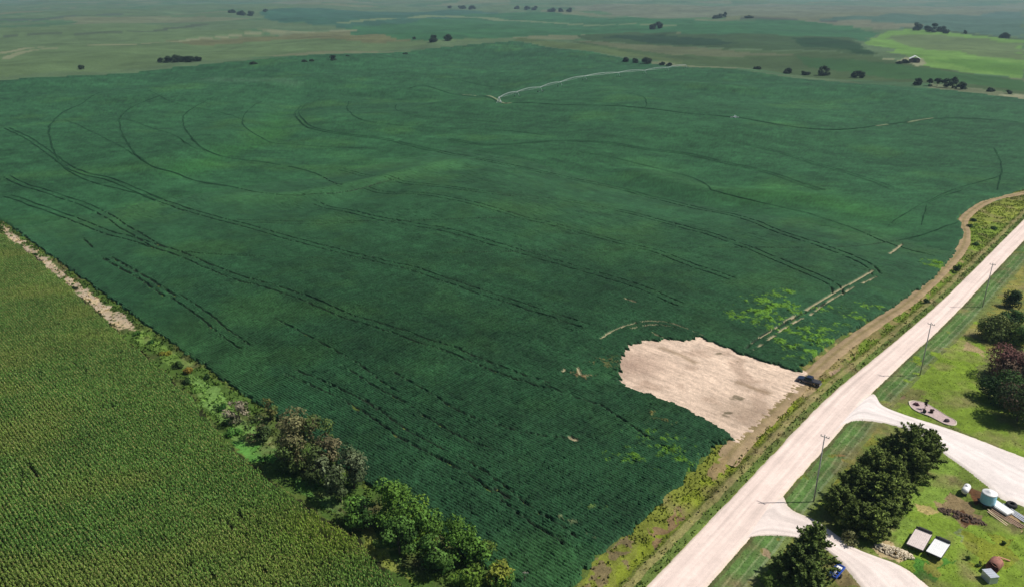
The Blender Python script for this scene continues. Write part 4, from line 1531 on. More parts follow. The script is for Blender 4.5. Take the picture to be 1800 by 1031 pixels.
# verge bushes
for px, py, h, rr_, c, lab in [(1683, 470, 2.2, 1.2, alb(44, 70, 30), 'dark little tree on the verge left of the road with its shadow on the track'),
                               (1630, 528, 1.1, 1.1, alb(38, 66, 30), 'dark low bush on the verge beside the road'),
                               (1712, 385, 1.3, 1.4, alb(54, 84, 34), 'dark bush on the verge inside the bend of the track'),
                               (1706, 396, 1.0, 1.2, alb(62, 94, 38), 'second bush inside the bend of the track'),
                               (1750, 400, 1.0, 1.5, alb(62, 96, 38), 'low bush in the grass above the bend of the track'),
                               (1716, 428, 1.0, 1.3, alb(66, 98, 40), 'low green bush halfway between track and road'),
                               (1648, 462, 1.2, 1.6, alb(128, 180, 44), 'bright yellow-green bush at the crop edge')]:
    q = P(px, py, h * 0.5)
    broadleaf(lab, 'bush', q[0], q[1], h, rr_, c, 'bushes on the road verge', leaf=0.24, nl=7, name='bush', low=0.08, dens=1.3)

# far trees
FT = [  # base px, py, height m, radius m, label
    (143, 122, 4, 4, 'tiny dark bush on the far left boundary'),
    (283, 110, 5, 4, 'leftmost small tree of the far left clump'), (296, 110, 6.5, 6, 'dark round tree in the left of the far left clump'), (313, 109, 8, 7, 'tallest tree of the far left clump'), (332, 109, 7, 7, 'dark tree right of the tallest in the far left clump'), (348, 108, 5, 5, 'rightmost low tree of the far left clump'),
    (445, 114, 3, 5, 'low dark bush at the crop edge right of the far left clump'), (585, 107, 6, 4.5, 'single dark tree on the far crop edge left of the centre'), (536, 110, 3, 3.5, 'low bush left of the single dark tree on the far crop edge'), (548, 109, 2.6, 3, 'lower bush beside the single dark tree on the far crop edge'),
    (612, 100, 2.5, 3, 'tiny bush right of the single dark tree on the far edge'), (712, 96, 2.5, 4, 'tiny low bush on the far edge below the dark pair'),
    (728, 69, 4, 3, 'tiny tree left of the dark pair near the top corner'), (763, 74, 10, 8, 'left tree of the dark pair near the top corner'), (788, 72, 9, 7, 'right tree of the dark pair near the top corner'),
    (1101, 110, 7, 5, 'first dark tree of the row right of the top corner'), (1117, 112, 6, 4.5, 'second dark tree of the row right of the top corner'), (1136, 113, 7.5, 6.5, 'widest dark tree of the row right of the top corner'), (1164, 116, 4, 4, 'small bush ending the row right of the top corner'), (1176, 117, 4, 4, 'last low bush by the end of the irrigation arm'),
    (1330, 122, 3, 5, 'low bush left of the trees beyond the right boundary'), (1386, 130, 6, 6, 'low wide dark tree beyond the right boundary'), (1416, 132, 5, 5, 'small dark tree beside the low wide one beyond the right boundary'), (1447, 133, 9, 6.5, 'tall dark round tree beyond the right boundary'), (1503, 136, 6, 4, 'grey thin tree beyond the right boundary'), (1512, 137, 7, 4.5, 'dark tree touching the grey thin one'),
    (1614, 150, 6, 4.5, 'first tree in the right-hand row of five'), (1633, 151, 6, 3.5, 'second tree in the right-hand row, slim'), (1647, 152, 6.5, 3.5, 'third tree in the right-hand row, slim dark'), (1661, 154, 8, 4, 'fourth tree in the right-hand row'), (1673, 155, 9, 4.5, 'tallest tree in the right-hand row'), (1690, 157, 6, 4.5, 'last tree in the right-hand row'),
    (1742, 161, 3, 3.5, 'small bush near the right end of the boundary'), (1772, 165, 3, 3, 'smallest bush at the right end of the boundary'),
    (408, 23, 10, 12, 'left hazy tree of the grove near the horizon at left'), (424, 27, 14, 15, 'big hazy tree in the grove near the horizon at left'), (440, 28, 14, 14, 'right hazy tree of the grove near the horizon at left'), (467, 21, 8, 8, 'lone hazy tree right of the horizon grove at left'),
    (790, 15, 10, 12, 'left tree of the first hazy row on the top edge'), (812, 16, 14, 16, 'middle tree of the first hazy row on the top edge'), (830, 17, 14, 15, 'right tree of the first hazy row on the top edge'),
    (908, 16, 12, 12, 'left tree of the second hazy row on the top edge'), (926, 18, 14, 14, 'second tree of the second hazy row on the top edge'), (941, 18, 14, 14, 'third tree of the second hazy row on the top edge'), (970, 21, 16, 16, 'fourth tree of the second hazy row on the top edge'), (986, 21, 13, 12, 'fifth tree of the second hazy row on the top edge'), (1000, 22, 14, 12, 'last tree of the second hazy row on the top edge'),
    (1148, 52, 11, 9, 'left hazy tree on the green far field'), (1158, 50, 12, 10, 'right hazy tree on the green far field'),
    (1257, 33, 8, 9, 'left dark tree on the distant ridge right of centre'), (1265, 32, 10, 10, 'middle dark tree on the distant ridge right of centre'), (1275, 30, 11, 8, 'right dark tree on the distant ridge right of centre'), (1316, 32, 6, 10, 'low hazy bush on the distant hedge line'),
    (1612, 54, 16, 10, 'left hazy tree above the light green field'), (1630, 56, 10, 8, 'second hazy tree above the light green field'), (1641, 57, 14, 8, 'tall hazy tree above the light green field'), (1654, 57, 13, 9, 'fourth hazy tree above the light green field'), (1662, 59, 8, 6, 'small hazy tree ending the row above the light green field'),
    (1696, 60, 6, 4, 'tiny lone tree above the light green field'), (1765, 67, 9, 9, 'round dark tree at the upper right corner of the light green field'),
    (1590, 111, 4, 5, 'bush on the left of the farm shed'), (1580, 112, 3, 4, 'smaller bush left of the farm shed yard'),
]
far_c1 = alb(42, 60, 40)
for px, py, h, rr_, lab in FT:
    q = P(px, py)
    broadleaf(lab, 'tree' if h > 4 else 'bush', q[0], q[1], h, rr_ * 0.95, far_c1 * random.uniform(0.9, 1.3), 'distant trees and bushes', z=q[2], leaf=0.75, nl=9, dens=1.5, low=0.04, squash=0.7,
              name='distant_tree' if h > 4 else 'distant_bush', rgb2=far_c1)

# ------------------------------------------------------------------ utility poles
M_POLE = plain('weathered_pole_wood', (0.36, 0.35, 0.33), 0.85, var=0.25, scale=4)
M_INS = plain('insulator_glaze', (0.35, 0.35, 0.34), 0.3)
for bx, by, hgt, lab in ((1430, 881, 12.0, 'nearest utility pole, on the island between the drives'),
                         (1617, 659, 11.8, 'middle utility pole beside the mown lawn'),
                         (1727, 539, 11.5, 'farthest utility pole in the roadside grass')):
    q = P(bx, by, 0)
    t = thing('utility_pole', lab, 'utility pole', (q[0], q[1], 0), R(-42), 'utility poles along the road')
    mb = MB()
    mb.tube((0, 0, -0.3), (0, 0, hgt), 0.12, 0.08, 10)
    mb.build('pole', M_POLE, t, True)
    mb = MB()
    mb.box((0, 0.16, hgt - 0.5), (1.3, 0.08, 0.1))
    mb.build('crossarm', M_POLE, t)
    for sx in (-0.6, 0.6, 0.25):
        mb = MB()
        mb.rev([(0.02, hgt - 0.44), (0.06, hgt - 0.42), (0.06, hgt - 0.34), (0.035, hgt - 0.3), (0.06, hgt - 0.27), (0.03, hgt - 0.2)], n=8, o=(sx, 0.16, 0))
        mb.build('insulator', M_INS, t, True)

# ------------------------------------------------------------------ pickup truck
M_NAVY = plain('navy_paint', (0.012, 0.018, 0.045), 0.22, 0.2, 0.6, 0.05, 1, coat=0.6)
M_GLASS = plain('tinted_glass', (0.01, 0.015, 0.03), 0.06, 0, 0.8, 0.02, 1)
M_RUBBER = plain('rubber', (0.02, 0.02, 0.02), 0.85, var=0.2)
M_STEEL = plain('bare_steel', (0.4, 0.4, 0.42), 0.4, 0.7, var=0.15)
M_LAMP = plain('lamp_lens', (0.7, 0.7, 0.68), 0.15)
M_RED = plain('red_lens', (0.35, 0.02, 0.02), 0.2)
M_DKST = plain('dark_steel', (0.045, 0.045, 0.05), 0.6, 0.3, var=0.25)


def wheel(parent, x, y, r=0.38, wd=0.26, rim=True, loc_z=None):
    mb = MB()
    z = r if loc_z is None else loc_z
    mb.rev([(r * 0.55, -wd / 2), (r * 0.93, -wd / 2), (r, -wd / 3), (r, wd / 3), (r * 0.93, wd / 2), (r * 0.55, wd / 2)], 'Y', 20, (x, y, z), False)
    mb.rev([(r * 0.55, wd / 2), (r * 0.55, -wd / 2)], 'Y', 20, (x, y, z), False)
    w_ = mb.build('wheel', M_RUBBER, parent, True)
    if rim:
        mb = MB()
        sy = 1 if y > 0 else -1
        mb.rev([(r * 0.55, -wd * 0.42), (r * 0.5, wd * 0.3 * sy), (r * 0.12, wd * 0.36 * sy)], 'Y', 14, (x, y, z))
        mb.build('rim', M_STEEL, w_, False)
    return w_


def prism(mb, prof, yw, yt=None):
    """side profile (x,z[,inset]) extruded across y"""
    n = len(prof)
    vs = []
    for s in (-1, 1):
        for p_ in prof:
            ins_ = p_[2] if len(p_) > 2 else 0
            vs.append((p_[0], s * (yw - ins_), p_[1]))
    fs = [tuple(range(n - 1, -1, -1)), tuple(range(n, 2 * n))]
    fs += [(i, (i + 1) % n, n + (i + 1) % n, n + i) for i in range(n)]
    mb.add(vs, fs)


fr = P(1401, 665, 0.5)
rk = P(1443, 677, 0.5)
ang = math.atan2(fr[1] - rk[1], fr[0] - rk[0])
t = thing('pickup_truck', 'dark navy pickup truck parked on the verge at the corner of the bare soil', 'pickup truck', (TRUCK[0], TRUCK[1], 0.0), ang)
mb = MB()
prism(mb, [(-2.85, 0.5, .05), (-2.87, 0.95, .03), (-2.82, 1.12, .06), (0.75, 1.14, .05), (1.05, 1.16, .06), (2.35, 1.06, .12), (2.78, 0.92, .16), (2.86, 0.6, .14), (2.75, 0.42, .12),
           (2.35, 0.42, .02), (2.25, .72, .02), (1.98, .86, .02), (1.7, .86, .02), (1.42, .7, .02), (1.32, .42, .02), (-1.35, 0.42, .02), (-1.45, .7, .02), (-1.7, .86, .02), (-2.0, .86, .02), (-2.27, .7, .02), (-2.35, .42, .02), (-2.75, 0.45, .05)], 0.98)
body = mb.build('body', M_NAVY, t)
mb = MB()
prism(mb, [(-0.95, 1.10, .06), (-0.82, 1.78, .2), (-0.6, 1.86, .24), (0.35, 1.86, .24), (0.55, 1.8, .2), (1.25, 1.13, .07)], 0.96)
cabo = mb.build('cab', M_NAVY, t)
mb = MB()  # windscreen, rear window, side windows slightly proud
mb.add([(1.17, -.80, 1.22), (1.17, .80, 1.22), (.62, .70, 1.76), (.62, -.70, 1.76)], [(0, 1, 2, 3)])
for v in (0,):
    pass
ws_ = mb.build('windscreen', M_GLASS, t)
ws_.location.x = 0.03
mb = MB()
mb.add([(-.955, -.78, 1.25), (-.955, .78, 1.25), (-.85, .68, 1.7), (-.85, -.68, 1.7)], [(0, 1, 2, 3)])
mb.build('rear_window', M_GLASS, t)
for s in (-1, 1):
    for (xa, xb) in ((-.85, .02), (.1, .95)):
        mb = MB()
        y0_, y1_ = s * 0.905, s * 0.785
        xt = xb if xb < .5 else .52
        mb.add([(xa, y0_ + s * .008, 1.2), (xb, y0_ + s * .008, 1.2), (xt, y1_ + s * .012, 1.72), (xa + .06, y1_ + s * .012, 1.72)], [(0, 1, 2, 3)])
        mb.build('window', M_GLASS, t)
    mb = MB()
    mb.box((1.0, s * 1.06, 1.22), (.14, .2, .16), bevel=.03)
    mb.build('wing_mirror', M_NAVY, t)
    mb = MB()
    mb.box((2.79, s * .66, .82), (.1, .3, .18), bevel=.02)
    mb.build('headlight', M_LAMP, t)
    mb = MB()
    mb.box((-2.86, s * .84, .92), (.05, .16, .3))
    mb.build('tail_light', M_RED, t)
    for xx in (-1.85, 1.84):
        wheel(t, xx, s * .86)
mb = MB()  # load bed floor and tonneau rails
mb.box((-1.9, 0, 1.125), (1.7, 1.5, .05))
mb.build('load_bed', M_DKST, t)
mb = MB()
mb.box((2.88, 0, .5), (.12, 1.7, .2), bevel=.03)
mb.build('bumper', M_STEEL, t)
mb = MB()
mb.box((-2.92, 0, .5), (.12, 1.8, .18), bevel=.03)
mb.build('bumper', M_STEEL, t)
t.scale = (.8, .84, .84)

# ------------------------------------------------------------------ yard objects
M_WHITE = plain('white_paint', (0.82, 0.82, 0.80), 0.45, var=0.06, scale=1.5)
M_CREAM = plain('pale_deck_boards', (0.66, 0.56, 0.52), 0.8, var=0.12, scale=2)
M_CYAN = plain('pale_blue_plastic', (0.32, 0.64, 0.80), 0.45, var=0.08)
M_RUST = plain('rusty_steel', (0.34, 0.15, 0.11), 0.85, var=0.3, scale=3)
M_BLUE = plain('blue_paint', (0.02, 0.08, 0.42), 0.4, var=0.2)
M_WOOD = plain('old_timber', (0.28, 0.19, 0.13), 0.9, var=0.3, scale=3)
M_GALV = plain('galvanised_sheet', (0.52, 0.55, 0.6), 0.45, 0.3, var=0.1)
M_BLACK = plain('painted_drum_shade', (0.012, 0.012, 0.012), 0.9)


def flatbed(label, c, far, near, Wd, deckmat, rust=False):
    pc_ = P(*c, 0.9)
    a = P(*near, 0.9)
    b = P(*far, 0.9)
    ang = math.atan2(b[1] - a[1], b[0] - a[0])
    L = float(np.hypot(b[0] - a[0], b[1] - a[1]))
    t = thing('flatbed_trailer', label, 'trailer', (pc_[0], pc_[1], 0), ang, 'small flatbed trailers parked side by side')
    n = 9
    mb = MB()
    for i in range(n):
        yy = -Wd / 2 + (i + .5) * Wd / n
        mb.box((0, yy, 0.93 + random.uniform(-.004, .004)), (L, Wd / n - .012, .05))
    mb.build('deck', deckmat, t)
    mb = MB()
    for s in (-1, 1):
        mb.box((0, s * (Wd / 2 + .035), .86), (L + .08, .06, .16))
        mb.tube((L / 2, s * Wd * .35, .8), (L / 2 + 1.1, 0, .6), .04, n=6)
        mb.box((s * (L / 2 + .05), 0, .85), (.06, Wd, .14))
    for i in range(4):
        mb.box((-L / 2 + (i + .5) * L / 4, 0, .84), (.08, Wd, .1))
    mb.build('frame', M_DKST, t)
    mb = MB()
    for i in range(6):
        mb.tube((L / 2 + .06, -Wd / 2 + i * Wd / 5, .9), (L / 2 + .06, -Wd / 2 + i * Wd / 5, 1.3), .025, n=6)
    mb.box((L / 2 + .06, 0, 1.3), (.06, Wd + .05, .06))
    mb.box((L / 2 + .07, 0, 1.1), (.03, Wd, .26))
    mb.box((L / 2 + .5, 0, .88), (.8, Wd * .8, .04))
    mb.build('headboard', M_DKST, t)
    for s in (-1, 1):
        wheel(t, -L * .12, s * (Wd / 2 - .22), .34, .2)
        wheel(t, -L * .12 - .75, s * (Wd / 2 - .22), .34, .2)
    mb = MB()
    mb.tube((L / 2 + 1.0, 0, 0), (L / 2 + 1.0, 0, .75), .04, n=6)
    mb.build('jack', M_STEEL, t)
    return t


flatbed('flatbed trailer with a worn beige board deck, left of the white one', (1616, 947), (1625, 934), (1609, 961), 2.15, M_CREAM)
flatbed('smaller flatbed trailer with a clean white deck', (1649, 962), (1657, 951), (1641, 974), 1.95, M_WHITE)

# propane tank
a = P(1703, 850, 1.0)
b = P(1694, 864, 1.0)
c = (a + b) / 2
ang = math.atan2(a[1] - b[1], a[0] - b[0])
t = thing('propane_tank', 'white rounded propane tank on legs near the upper drive', 'tank', (c[0], c[1], 0), ang)
L = 2.3
r_ = .52
mb = MB()
prof = [(0.02, -L / 2)] + [(r_ * math.sin(k * math.pi / 12), -L / 2 + .42 - .42 * math.cos(k * math.pi / 12)) for k in range(1, 7)] + [(r_ * math.cos(k * math.pi / 12), L / 2 - .42 + .42 * math.sin(k * math.pi / 12)) for k in range(0, 6)] + [(0.02, L / 2)]
mb.rev(prof, 'X', 20, (0, 0, .88))
mb.build('vessel', M_WHITE, t, True)
mb = MB()
mb.rev([(.16, 1.36), (.18, 1.4), (.18, 1.5), (.1, 1.56)], n=12)
mb.build('valve_dome', M_GALV, t, True)
for s in (-1, 1):
    mb = MB()
    mb.box((s * .7, 0, .22), (.1, .8, .44))
    mb.build('leg', M_DKST, t)

# upright water tank
q = P(1735, 884, 0.3)
t = thing('water_tank', 'upright pale blue cylinder tank with a white lid on a dark stand', 'tank', (q[0], q[1], 0), 0)
mb = MB()
mb.rev([(1.04, .55), (1.06, .6), (1.06, 2.15), (1.04, 2.2)], n=28)
mb.build('shell', M_CYAN, t, True)
mb = MB()
mb.rev([(1.08, 2.2), (1.08, 2.27), (.95, 2.36), (.3, 2.46), (.28, 2.52), (.02, 2.54)], n=28)
mb.build('lid', M_WHITE, t, True)
mb = MB()
mb.box((0, 0, .5), (2.1, 2.0, .1))
for sx in (-1, 1):
    for sy in (-1, 1):
        mb.box((sx * .85, sy * .8, .22), (.16, .16, .46))
mb.build('stand', M_DKST, t)

# sheets, planks and pipes lying on the ground, each pile its own thing
a = P(1748, 892, 0.2)
b = P(1795, 922, 0.2)
ang = math.atan2(b[1] - a[1], b[0] - a[0])


def pile(name, label, cat, px, py, L, Wd, n, mat, th=.06, gap=.0, jitter=.06, ang_=ang, z0=.08, grp=None):
    q = P(px, py, .1)
    o = bpy.data.objects.new
    mb = MB()
    for i in range(n):
        if gap:
            mb.box((random.uniform(-.2, .2), (i - n / 2) * gap, z0), (L * random.uniform(.8, 1.05), Wd, th), rz=random.uniform(-jitter, jitter))
        else:
            mb.box((random.uniform(-.12, .12), random.uniform(-.12, .12), z0 + i * (th + .01)), (L, Wd, th), rz=random.uniform(-jitter, jitter))
    m = mb.build(name, mat)
    m.location = (q[0], q[1], 0)
    m.rotation_euler = (0, 0, ang_)
    tag(m, label, cat, grp)
    return m


pile('sheet_stack', 'stack of white sheets lying below the pale blue tank', 'sheets', 1758, 894, 3.2, 1.5, 8, M_WHITE)
pile('plank_stack', 'long brown planks lying below the white sheets', 'planks', 1772, 909, 5.2, .22, 4, M_WOOD, .14, .36)
pile('pipe_stack', 'grey metal strips lying right of the white sheets at the frame edge', 'metal strips', 1784, 900, 4.4, .2, 4, M_GALV, .1, .34)
pile('plank_stack', 'pale loose boards on the ground left of the brown planks', 'planks', 1757, 908, 3.8, .16, 3, plain('fresh_timber', (.55, .42, .28), .8, var=.2), .05, .4, .12)
# black tyre
q = P(1778, 887, .2)
mb = MB()
mb.rev([(.38, .0), (.68, .0), (.78, .12), (.78, .42), (.68, .54), (.38, .54), (.34, .3)], n=24, close=False)
mb.rev([(.34, .3), (.38, 0)], n=24, close=False)
m = mb.build('tractor_tyre', M_RUBBER, None, True)
m.location = (q[0], q[1], 0)
tag(m, 'black tractor tyre lying flat at the edge of the upper drive', 'tyre')

# rusty tank and metal bin
a = P(1756, 982, 1.0)
b = P(1742, 998, 1.0)
ang2 = math.atan2(b[1] - a[1], b[0] - a[0])
c = (a + b) / 2
t = thing('rusty_tank', 'rusty open-ended drum lying on its side behind the grey bin', 'tank', (c[0], c[1], 0), ang2)
mb = MB()
Rr = .82
mb.rev([(Rr * .9, -.95), (Rr, -.85), (Rr, .95), (Rr * .93, .95), (Rr * .93, -.7)], 'X', 24, (0, 0, .86), False)
mb.add([], [])
mb.build('shell', M_RUST, t, True)
mb = MB()
mb.rev([(.02, -.8), (Rr * .92, -.8), (Rr * .92, -.76), (.02, -.76)], 'X', 24, (0, 0, .86))
mb.build('drum_shade_plate', M_BLACK, t)  # near-black colour paints the shade inside the open drum
mb = MB()
mb.box((-.5, .5, .12), (.2, .2, .24))
mb.box((-.5, -.5, .12), (.2, .2, .24))
mb.box((.5, .5, .12), (.2, .2, .24))
mb.box((.5, -.5, .12), (.2, .2, .24))
mb.build('blocks', M_WOOD, t)
q = P(1740, 1012, .6)
t = thing('metal_bin', 'grey sheet-metal bin in front of the rusty drum', 'bin', (q[0], q[1], 0), R(8))
mb = MB()
mb.box((0, 0, .55), (1.25, 1.6, 1.1), bevel=.03)
mb.build('body', M_GALV, t)
mb = MB()
mb.box((0, 0, 1.13), (1.33, 1.68, .05))
for i in range(4):
    mb.box((0, -.6 + i * .4, 1.17), (1.3, .06, .04))
mb.build('lid', M_GALV, t)
q = P(1765, 981, .3)
mb = MB()
mb.box((0, 0, .3), (1.5, .22, .08), ry=.12)
mb.box((-.5, 0, .14), (.12, .2, .28))
mb.box((.5, 0, .12), (.12, .2, .22))
m = mb.build('timber_trestle', plain('orange_timber', (.5, .25, .15), .8, var=.2))
m.location = (q[0], q[1], 0)
m.rotation_euler = (0, 0, R(-25))
tag(m, 'small orange-brown timber trestle behind the rusty drum', 'trestle')

# blue cart
a = P(1481, 992, .5)
b = P(1460, 1016, .5)
ang3 = math.atan2(b[1] - a[1], b[0] - a[0])
c = (a + b) / 2
t = thing('blue_cart', 'blue metal utility cart beside the lower drive', 'cart', (c[0], c[1], 0), ang3)
mb = MB()
for s in (-1, 1):
    mb.box((0, s * .52, .62), (2.9, .12, .3))
    mb.box((s * 1.42, 0, .62), (.1, 1.1, .3))
for i in range(3):
    mb.box((-.7 + i * .7, 0, .52), (.12, 1.0, .1))
mb.build('frame', M_BLUE, t)
mb = MB()
mb.box((.45, 0, .8), (1.9, .26, .06))
mb.box((-.75, 0, .72), (.5, .7, .2), bevel=.03)
mb.build('cargo_rail', M_WHITE, t)
mb = MB()
mb.box((-.9, 0, .66), (.9, .8, .1))
mb.build('floor', plain('dark_blue_paint', (.01, .03, .16), .5), t)
for s in (-1, 1):
    wheel(t, .2, s * .72, .32, .16)
mb = MB()
mb.tube((1.45, 0, .5), (2.1, 0, .45), .05, n=6)
mb.build('hitch', M_DKST, t)

# rubble heap
q = P(1572, 968, .2)
n = 240
th = RNG.uniform(0, 2 * math.pi, n)
rd = np.sqrt(RNG.random(n))
ang_h = -0.55
mb = MB()
for i in range(n):
    lx, ly = rd[i] * 2.6 * math.cos(th[i]), rd[i] * 1.1 * math.sin(th[i])
    X_ = lx * math.cos(ang_h) - ly * math.sin(ang_h)
    Y_ = lx * math.sin(ang_h) + ly * math.cos(ang_h)
    s = random.uniform(.14, .4)
    mb.box((X_, Y_, s * .3 + .45 * (1 - rd[i] ** 2)), (s, s * random.uniform(.6, 1), s * .7), rz=random.uniform(0, 3), ry=random.uniform(-.5, .5), taper=.7)
m = mb.build('rubble_heap', plain('pale_limestone', (.62, .53, .38), .9, var=.25, scale=1.5))
m.location = (q[0], q[1], 0)
tag(m, 'heap of pale yellow rubble between the lower drive and the lawn', 'rubble heap', kind='stuff')

# dirt mound and brush in the yard
q = P(1690, 905, .2)
n = 110
mb = MB()
for i in range(n):
    a_, d_ = random.uniform(0, 6.28), math.sqrt(random.random())
    s = random.uniform(.2, .6)
    mb.box((d_ * 3.0 * math.cos(a_) * .9, d_ * 1.3 * math.sin(a_) - d_ * 1.6 * math.cos(a_), .12 + .25 * (1 - d_)), (s, s * .7, s * .35), rz=random.uniform(0, 3), ry=random.uniform(-.5, .5), taper=.5)
m = mb.build('dirt_heap', plain('dark_brown_dirt', (.10, .065, .045), .95, var=.4, scale=1.5))
m.location = (q[0], q[1], 0)
tag(m, 'low heap of dark brown dirt and brush in the yard', 'dirt heap', kind='stuff')

# garden bed
bed = g([(1597, 706), (1604, 704), (1616, 706), (1628, 709), (1640, 716), (1652, 723), (1664, 731), (1674, 736), (1681, 741), (1680, 747), (1672, 748), (1660, 745), (1646, 738), (1632, 731), (1618, 726), (1606, 720), (1599, 713)])
cen = bed.mean(0)
t = thing('garden_bed', 'kidney-shaped gravel garden bed in the lawn above the upper drive', 'garden bed', (cen[0], cen[1], 0))
bl = curve(np.vstack([bed, bed[:1]]), .4)[:-1] - cen
n = len(bl)
mb = MB()
inner = bl * 0.965
mb.add([(*p_, .13) for p_ in inner], [tuple(range(n))])
mb.build('gravel', plain('pink_gravel', (.50, .38, .36), .95, var=.2, scale=3), t)
mb = MB()
vs = [(*p_, .1) for p_ in bl * 1.012] + [(*p_, .2) for p_ in bl * 1.0] + [(*p_, .2) for p_ in bl * .965] + [(*p_, .1) for p_ in bl * .955]
fs = []
for l in range(3):
    for i in range(n):
        j = (i + 1) % n
        fs.append((l * n + i, l * n + j, l * n + n + j, l * n + n + i))
mb.add(vs, fs)
mb.build('edging', plain('pale_stone_edging', (.62, .55, .42), .9, var=.15), t)
for px, py, h, rr_, c, lab in [(1611, 712, .5, .6, alb(110, 66, 84), 'low purple shrub at the left end of the garden bed'),
                               (1626, 719, 2.1, .45, alb(30, 34, 26), 'narrow dark upright shrub at the back of the garden bed'),
                               (1624, 725, .7, .5, alb(30, 34, 26), 'dark low shrub at the front of the garden bed'),
                               (1637, 725, .8, .5, alb(70, 40, 40), 'dark reddish shrub in the middle of the garden bed')]:
    q = P(px, py, 0)
    broadleaf(lab, 'shrub', q[0], q[1], h, rr_, c, 'shrubs in the garden bed', leaf=.16, nl=8, name='garden_shrub', low=.08, dens=1.6, z=.1)
mb = MB()
mb.rev([(.02, 0), (.4, .02), (.46, .22), (.34, .48), (.12, .6), (.02, .62)], n=9)
m = mb.build('boulder', plain('dark_boulder_stone', (.07, .05, .06), .8, var=.3), None, True)
q = P(1664, 740, .1)
m.location = (q[0], q[1], .08)
m.scale = (1.15, .85, 1)
tag(m, 'dark rounded boulder at the right end of the garden bed', 'boulder')

# ------------------------------------------------------------------ centre pivot irrigation
M_PIV = plain('galvanised_pipe', (.46, .50, .49), .5, .1, var=.05)
pp = curve(PL([(877, 182), (905, 172), (940, 165), (975, 156), (1010, 146), (1050, 139), (1100, 135), (1140, 131), (1170, 127), (1205, 122)]), 3)
pp = resample(pp, 9)
c0 = np.array([*pp[0], float(H(*pp[0]))])
t = thing('centre_pivot', 'long white irrigation pivot arm on wheeled towers in the far soybeans', 'irrigation machine', c0)
tops = []
for i, p_ in enumerate(pp):
    tops.append(np.array([p_[0], p_[1], float(H(*p_)) + 4.0]) - c0)
mb = MB()
for sx in (-1, 1):
    for sy in (-1, 1):
        mb.tube((sx * 1.6, sy * 1.6, 0), (sx * .35, sy * .35, 3.9), .12, n=5)
mb.tube((0, 0, 0), (0, 0, 4.4), .16, n=8)
mb.box((1.4, -.6, 1.2), (.8, .5, 1.2))
mb.build('pivot_point', M_WHITE, t)
for i in range(8):
    a, b = tops[i], tops[i + 1]
    mb = MB()
    seg = 8
    prev = None
    d = (b - a) / np.linalg.norm(b - a)
    side = np.array([-d[1], d[0], 0])
    for k in range(seg + 1):
        f = k / seg
        m_ = a * (1 - f) + b * f + np.array([0, 0, 1.0 * math.sin(math.pi * f)])
        if prev is not None:
            mb.tube(prev, m_, .13, n=6, cap=False)
            for s in (-1, 1):
                q0 = pm + side * s * .8 + np.array([0, 0, -1.3 * math.sin(math.pi * (f - 1 / seg))])
                q1 = m_ + side * s * .8 + np.array([0, 0, -1.3 * math.sin(math.pi * f)])
                mb.tube(q0, q1, .03, n=4, cap=False)
                mb.tube(m_, q1, .03, n=4, cap=False)
                mb.tube(prev, q1, .025, n=4, cap=False)
        prev = m_
        pm = m_
    mb.build('span', M_PIV, t)
for i in range(1, 9):
    a = tops[i]
    d = tops[i] - tops[i - 1]
    d = d / np.linalg.norm(d)
    side = np.array([-d[1], d[0], 0])
    mb = MB()
    base = a + np.array([0, 0, -3.5])
    for s in (-1, 1):
        mb.tube(a, base + side * s * 2.0, .07, n=4)
        mb.tube(a + d * .6, base + side * s * 2.0, .05, n=4)
    mb.tube(base + side * 2.1, base - side * 2.1, .09, n=4)
    tw_ = mb.build('drive_tower', M_PIV, t)
    for s in (-1, 1):
        wmb = MB()
        wc = a + np.array([0, 0, -3.45]) + side * s * 2.0
        q0 = wc - d * .18
        wmb.tube(q0, wc + d * .18, .55, n=12)
        wmb.build('wheel', M_RUBBER, tw_)
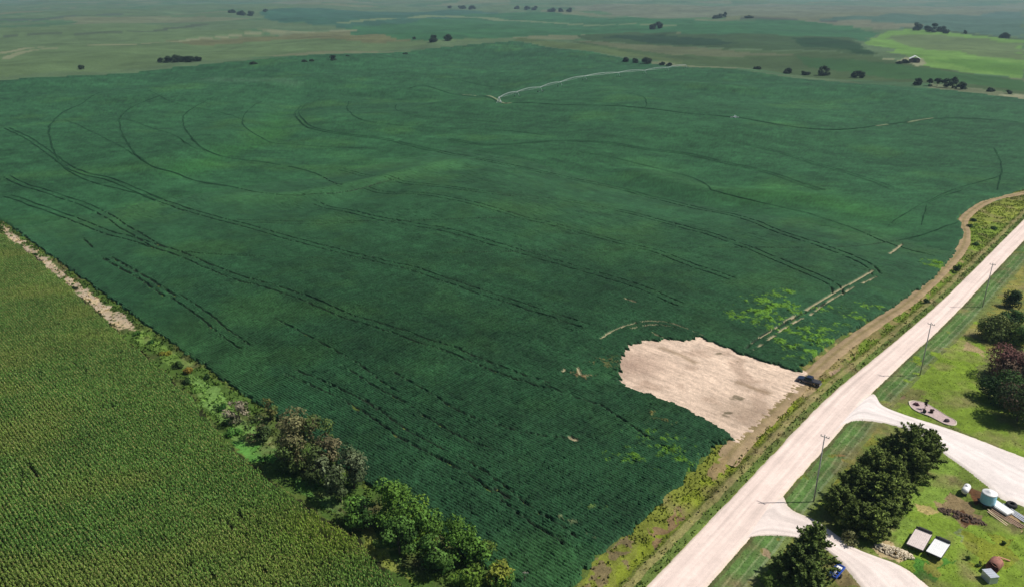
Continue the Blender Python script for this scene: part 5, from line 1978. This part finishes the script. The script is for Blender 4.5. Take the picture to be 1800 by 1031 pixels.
# small white riser with its cleared cross of ground
q = P(1291, 209)
t = thing('irrigation_riser', 'small white riser post standing beside the long dark track', 'riser', (q[0], q[1], q[2] + .0))
mb = MB()
mb.tube((0, 0, 0), (0, 0, 2.2), .22, .2, 8)
mb.box((0, 0, .9), (5.0, .3, .25))
mb.box((0, 0, .95), (.3, 4.5, .25))
mb.build('post', M_WHITE, t)
mb = MB()
mb.box((.6, .2, 1.1), (1.0, .6, .9), bevel=.05)
mb.build('control_box', M_GALV, t)

# ------------------------------------------------------------------ distant farm shed
q = P(1607, 109)
t = thing('farm_shed', 'white-roofed farm shed beside the light green field', 'shed', (q[0], q[1], q[2]), R(-22))
mb = MB()
mb.box((0, 0, 1.7), (9, 12, 3.4))
mb.build('wall', plain('brown_walling', (.16, .11, .09), .9), t)
for s in (-1, 1):
    mb = MB()
    mb.add([(s * 5.0, -6.4, 3.1), (s * 5.0, 6.4, 3.1), (0, 6.4, 5.9), (0, -6.4, 5.9), (s * 5.0, -6.4, 3.0), (s * 5.0, 6.4, 3.0), (0, 6.4, 5.8), (0, -6.4, 5.8)],
           [(0, 1, 2, 3), (4, 5, 6, 7), (0, 1, 5, 4), (1, 2, 6, 5), (3, 0, 4, 7)])
    mb.build('roof', M_WHITE, t)
mb = MB()
mb.box((0, -6.05, 1.5), (3, .1, 3))
mb.build('door', M_DKST, t)

# ------------------------------------------------------------------ haze
hm = bpy.data.materials.new('haze')
hm.use_nodes = True
nt = hm.node_tree
nt.nodes.clear()
out = nt.nodes.new('ShaderNodeOutputMaterial')
pv = nt.nodes.new('ShaderNodeVolumePrincipled')
pv.inputs['Color'].default_value = (0.55, 0.80, 0.95, 1)
pv.inputs['Density'].default_value = 0.000115
pv.inputs['Anisotropy'].default_value = 0.2
nt.links.new(pv.outputs[0], out.inputs['Volume'])
mb = MB()
lo = float(gz.min()) - 1.0
hi = max(CAM_H + 2.5, float(gz.max()) + 18)
mb.box((0, 4300, (lo + hi) / 2), (17000, 9100, hi - lo))
o = mb.build('haze', hm)
tag(o, 'thin haze over the fields', 'haze', kind='stuff')
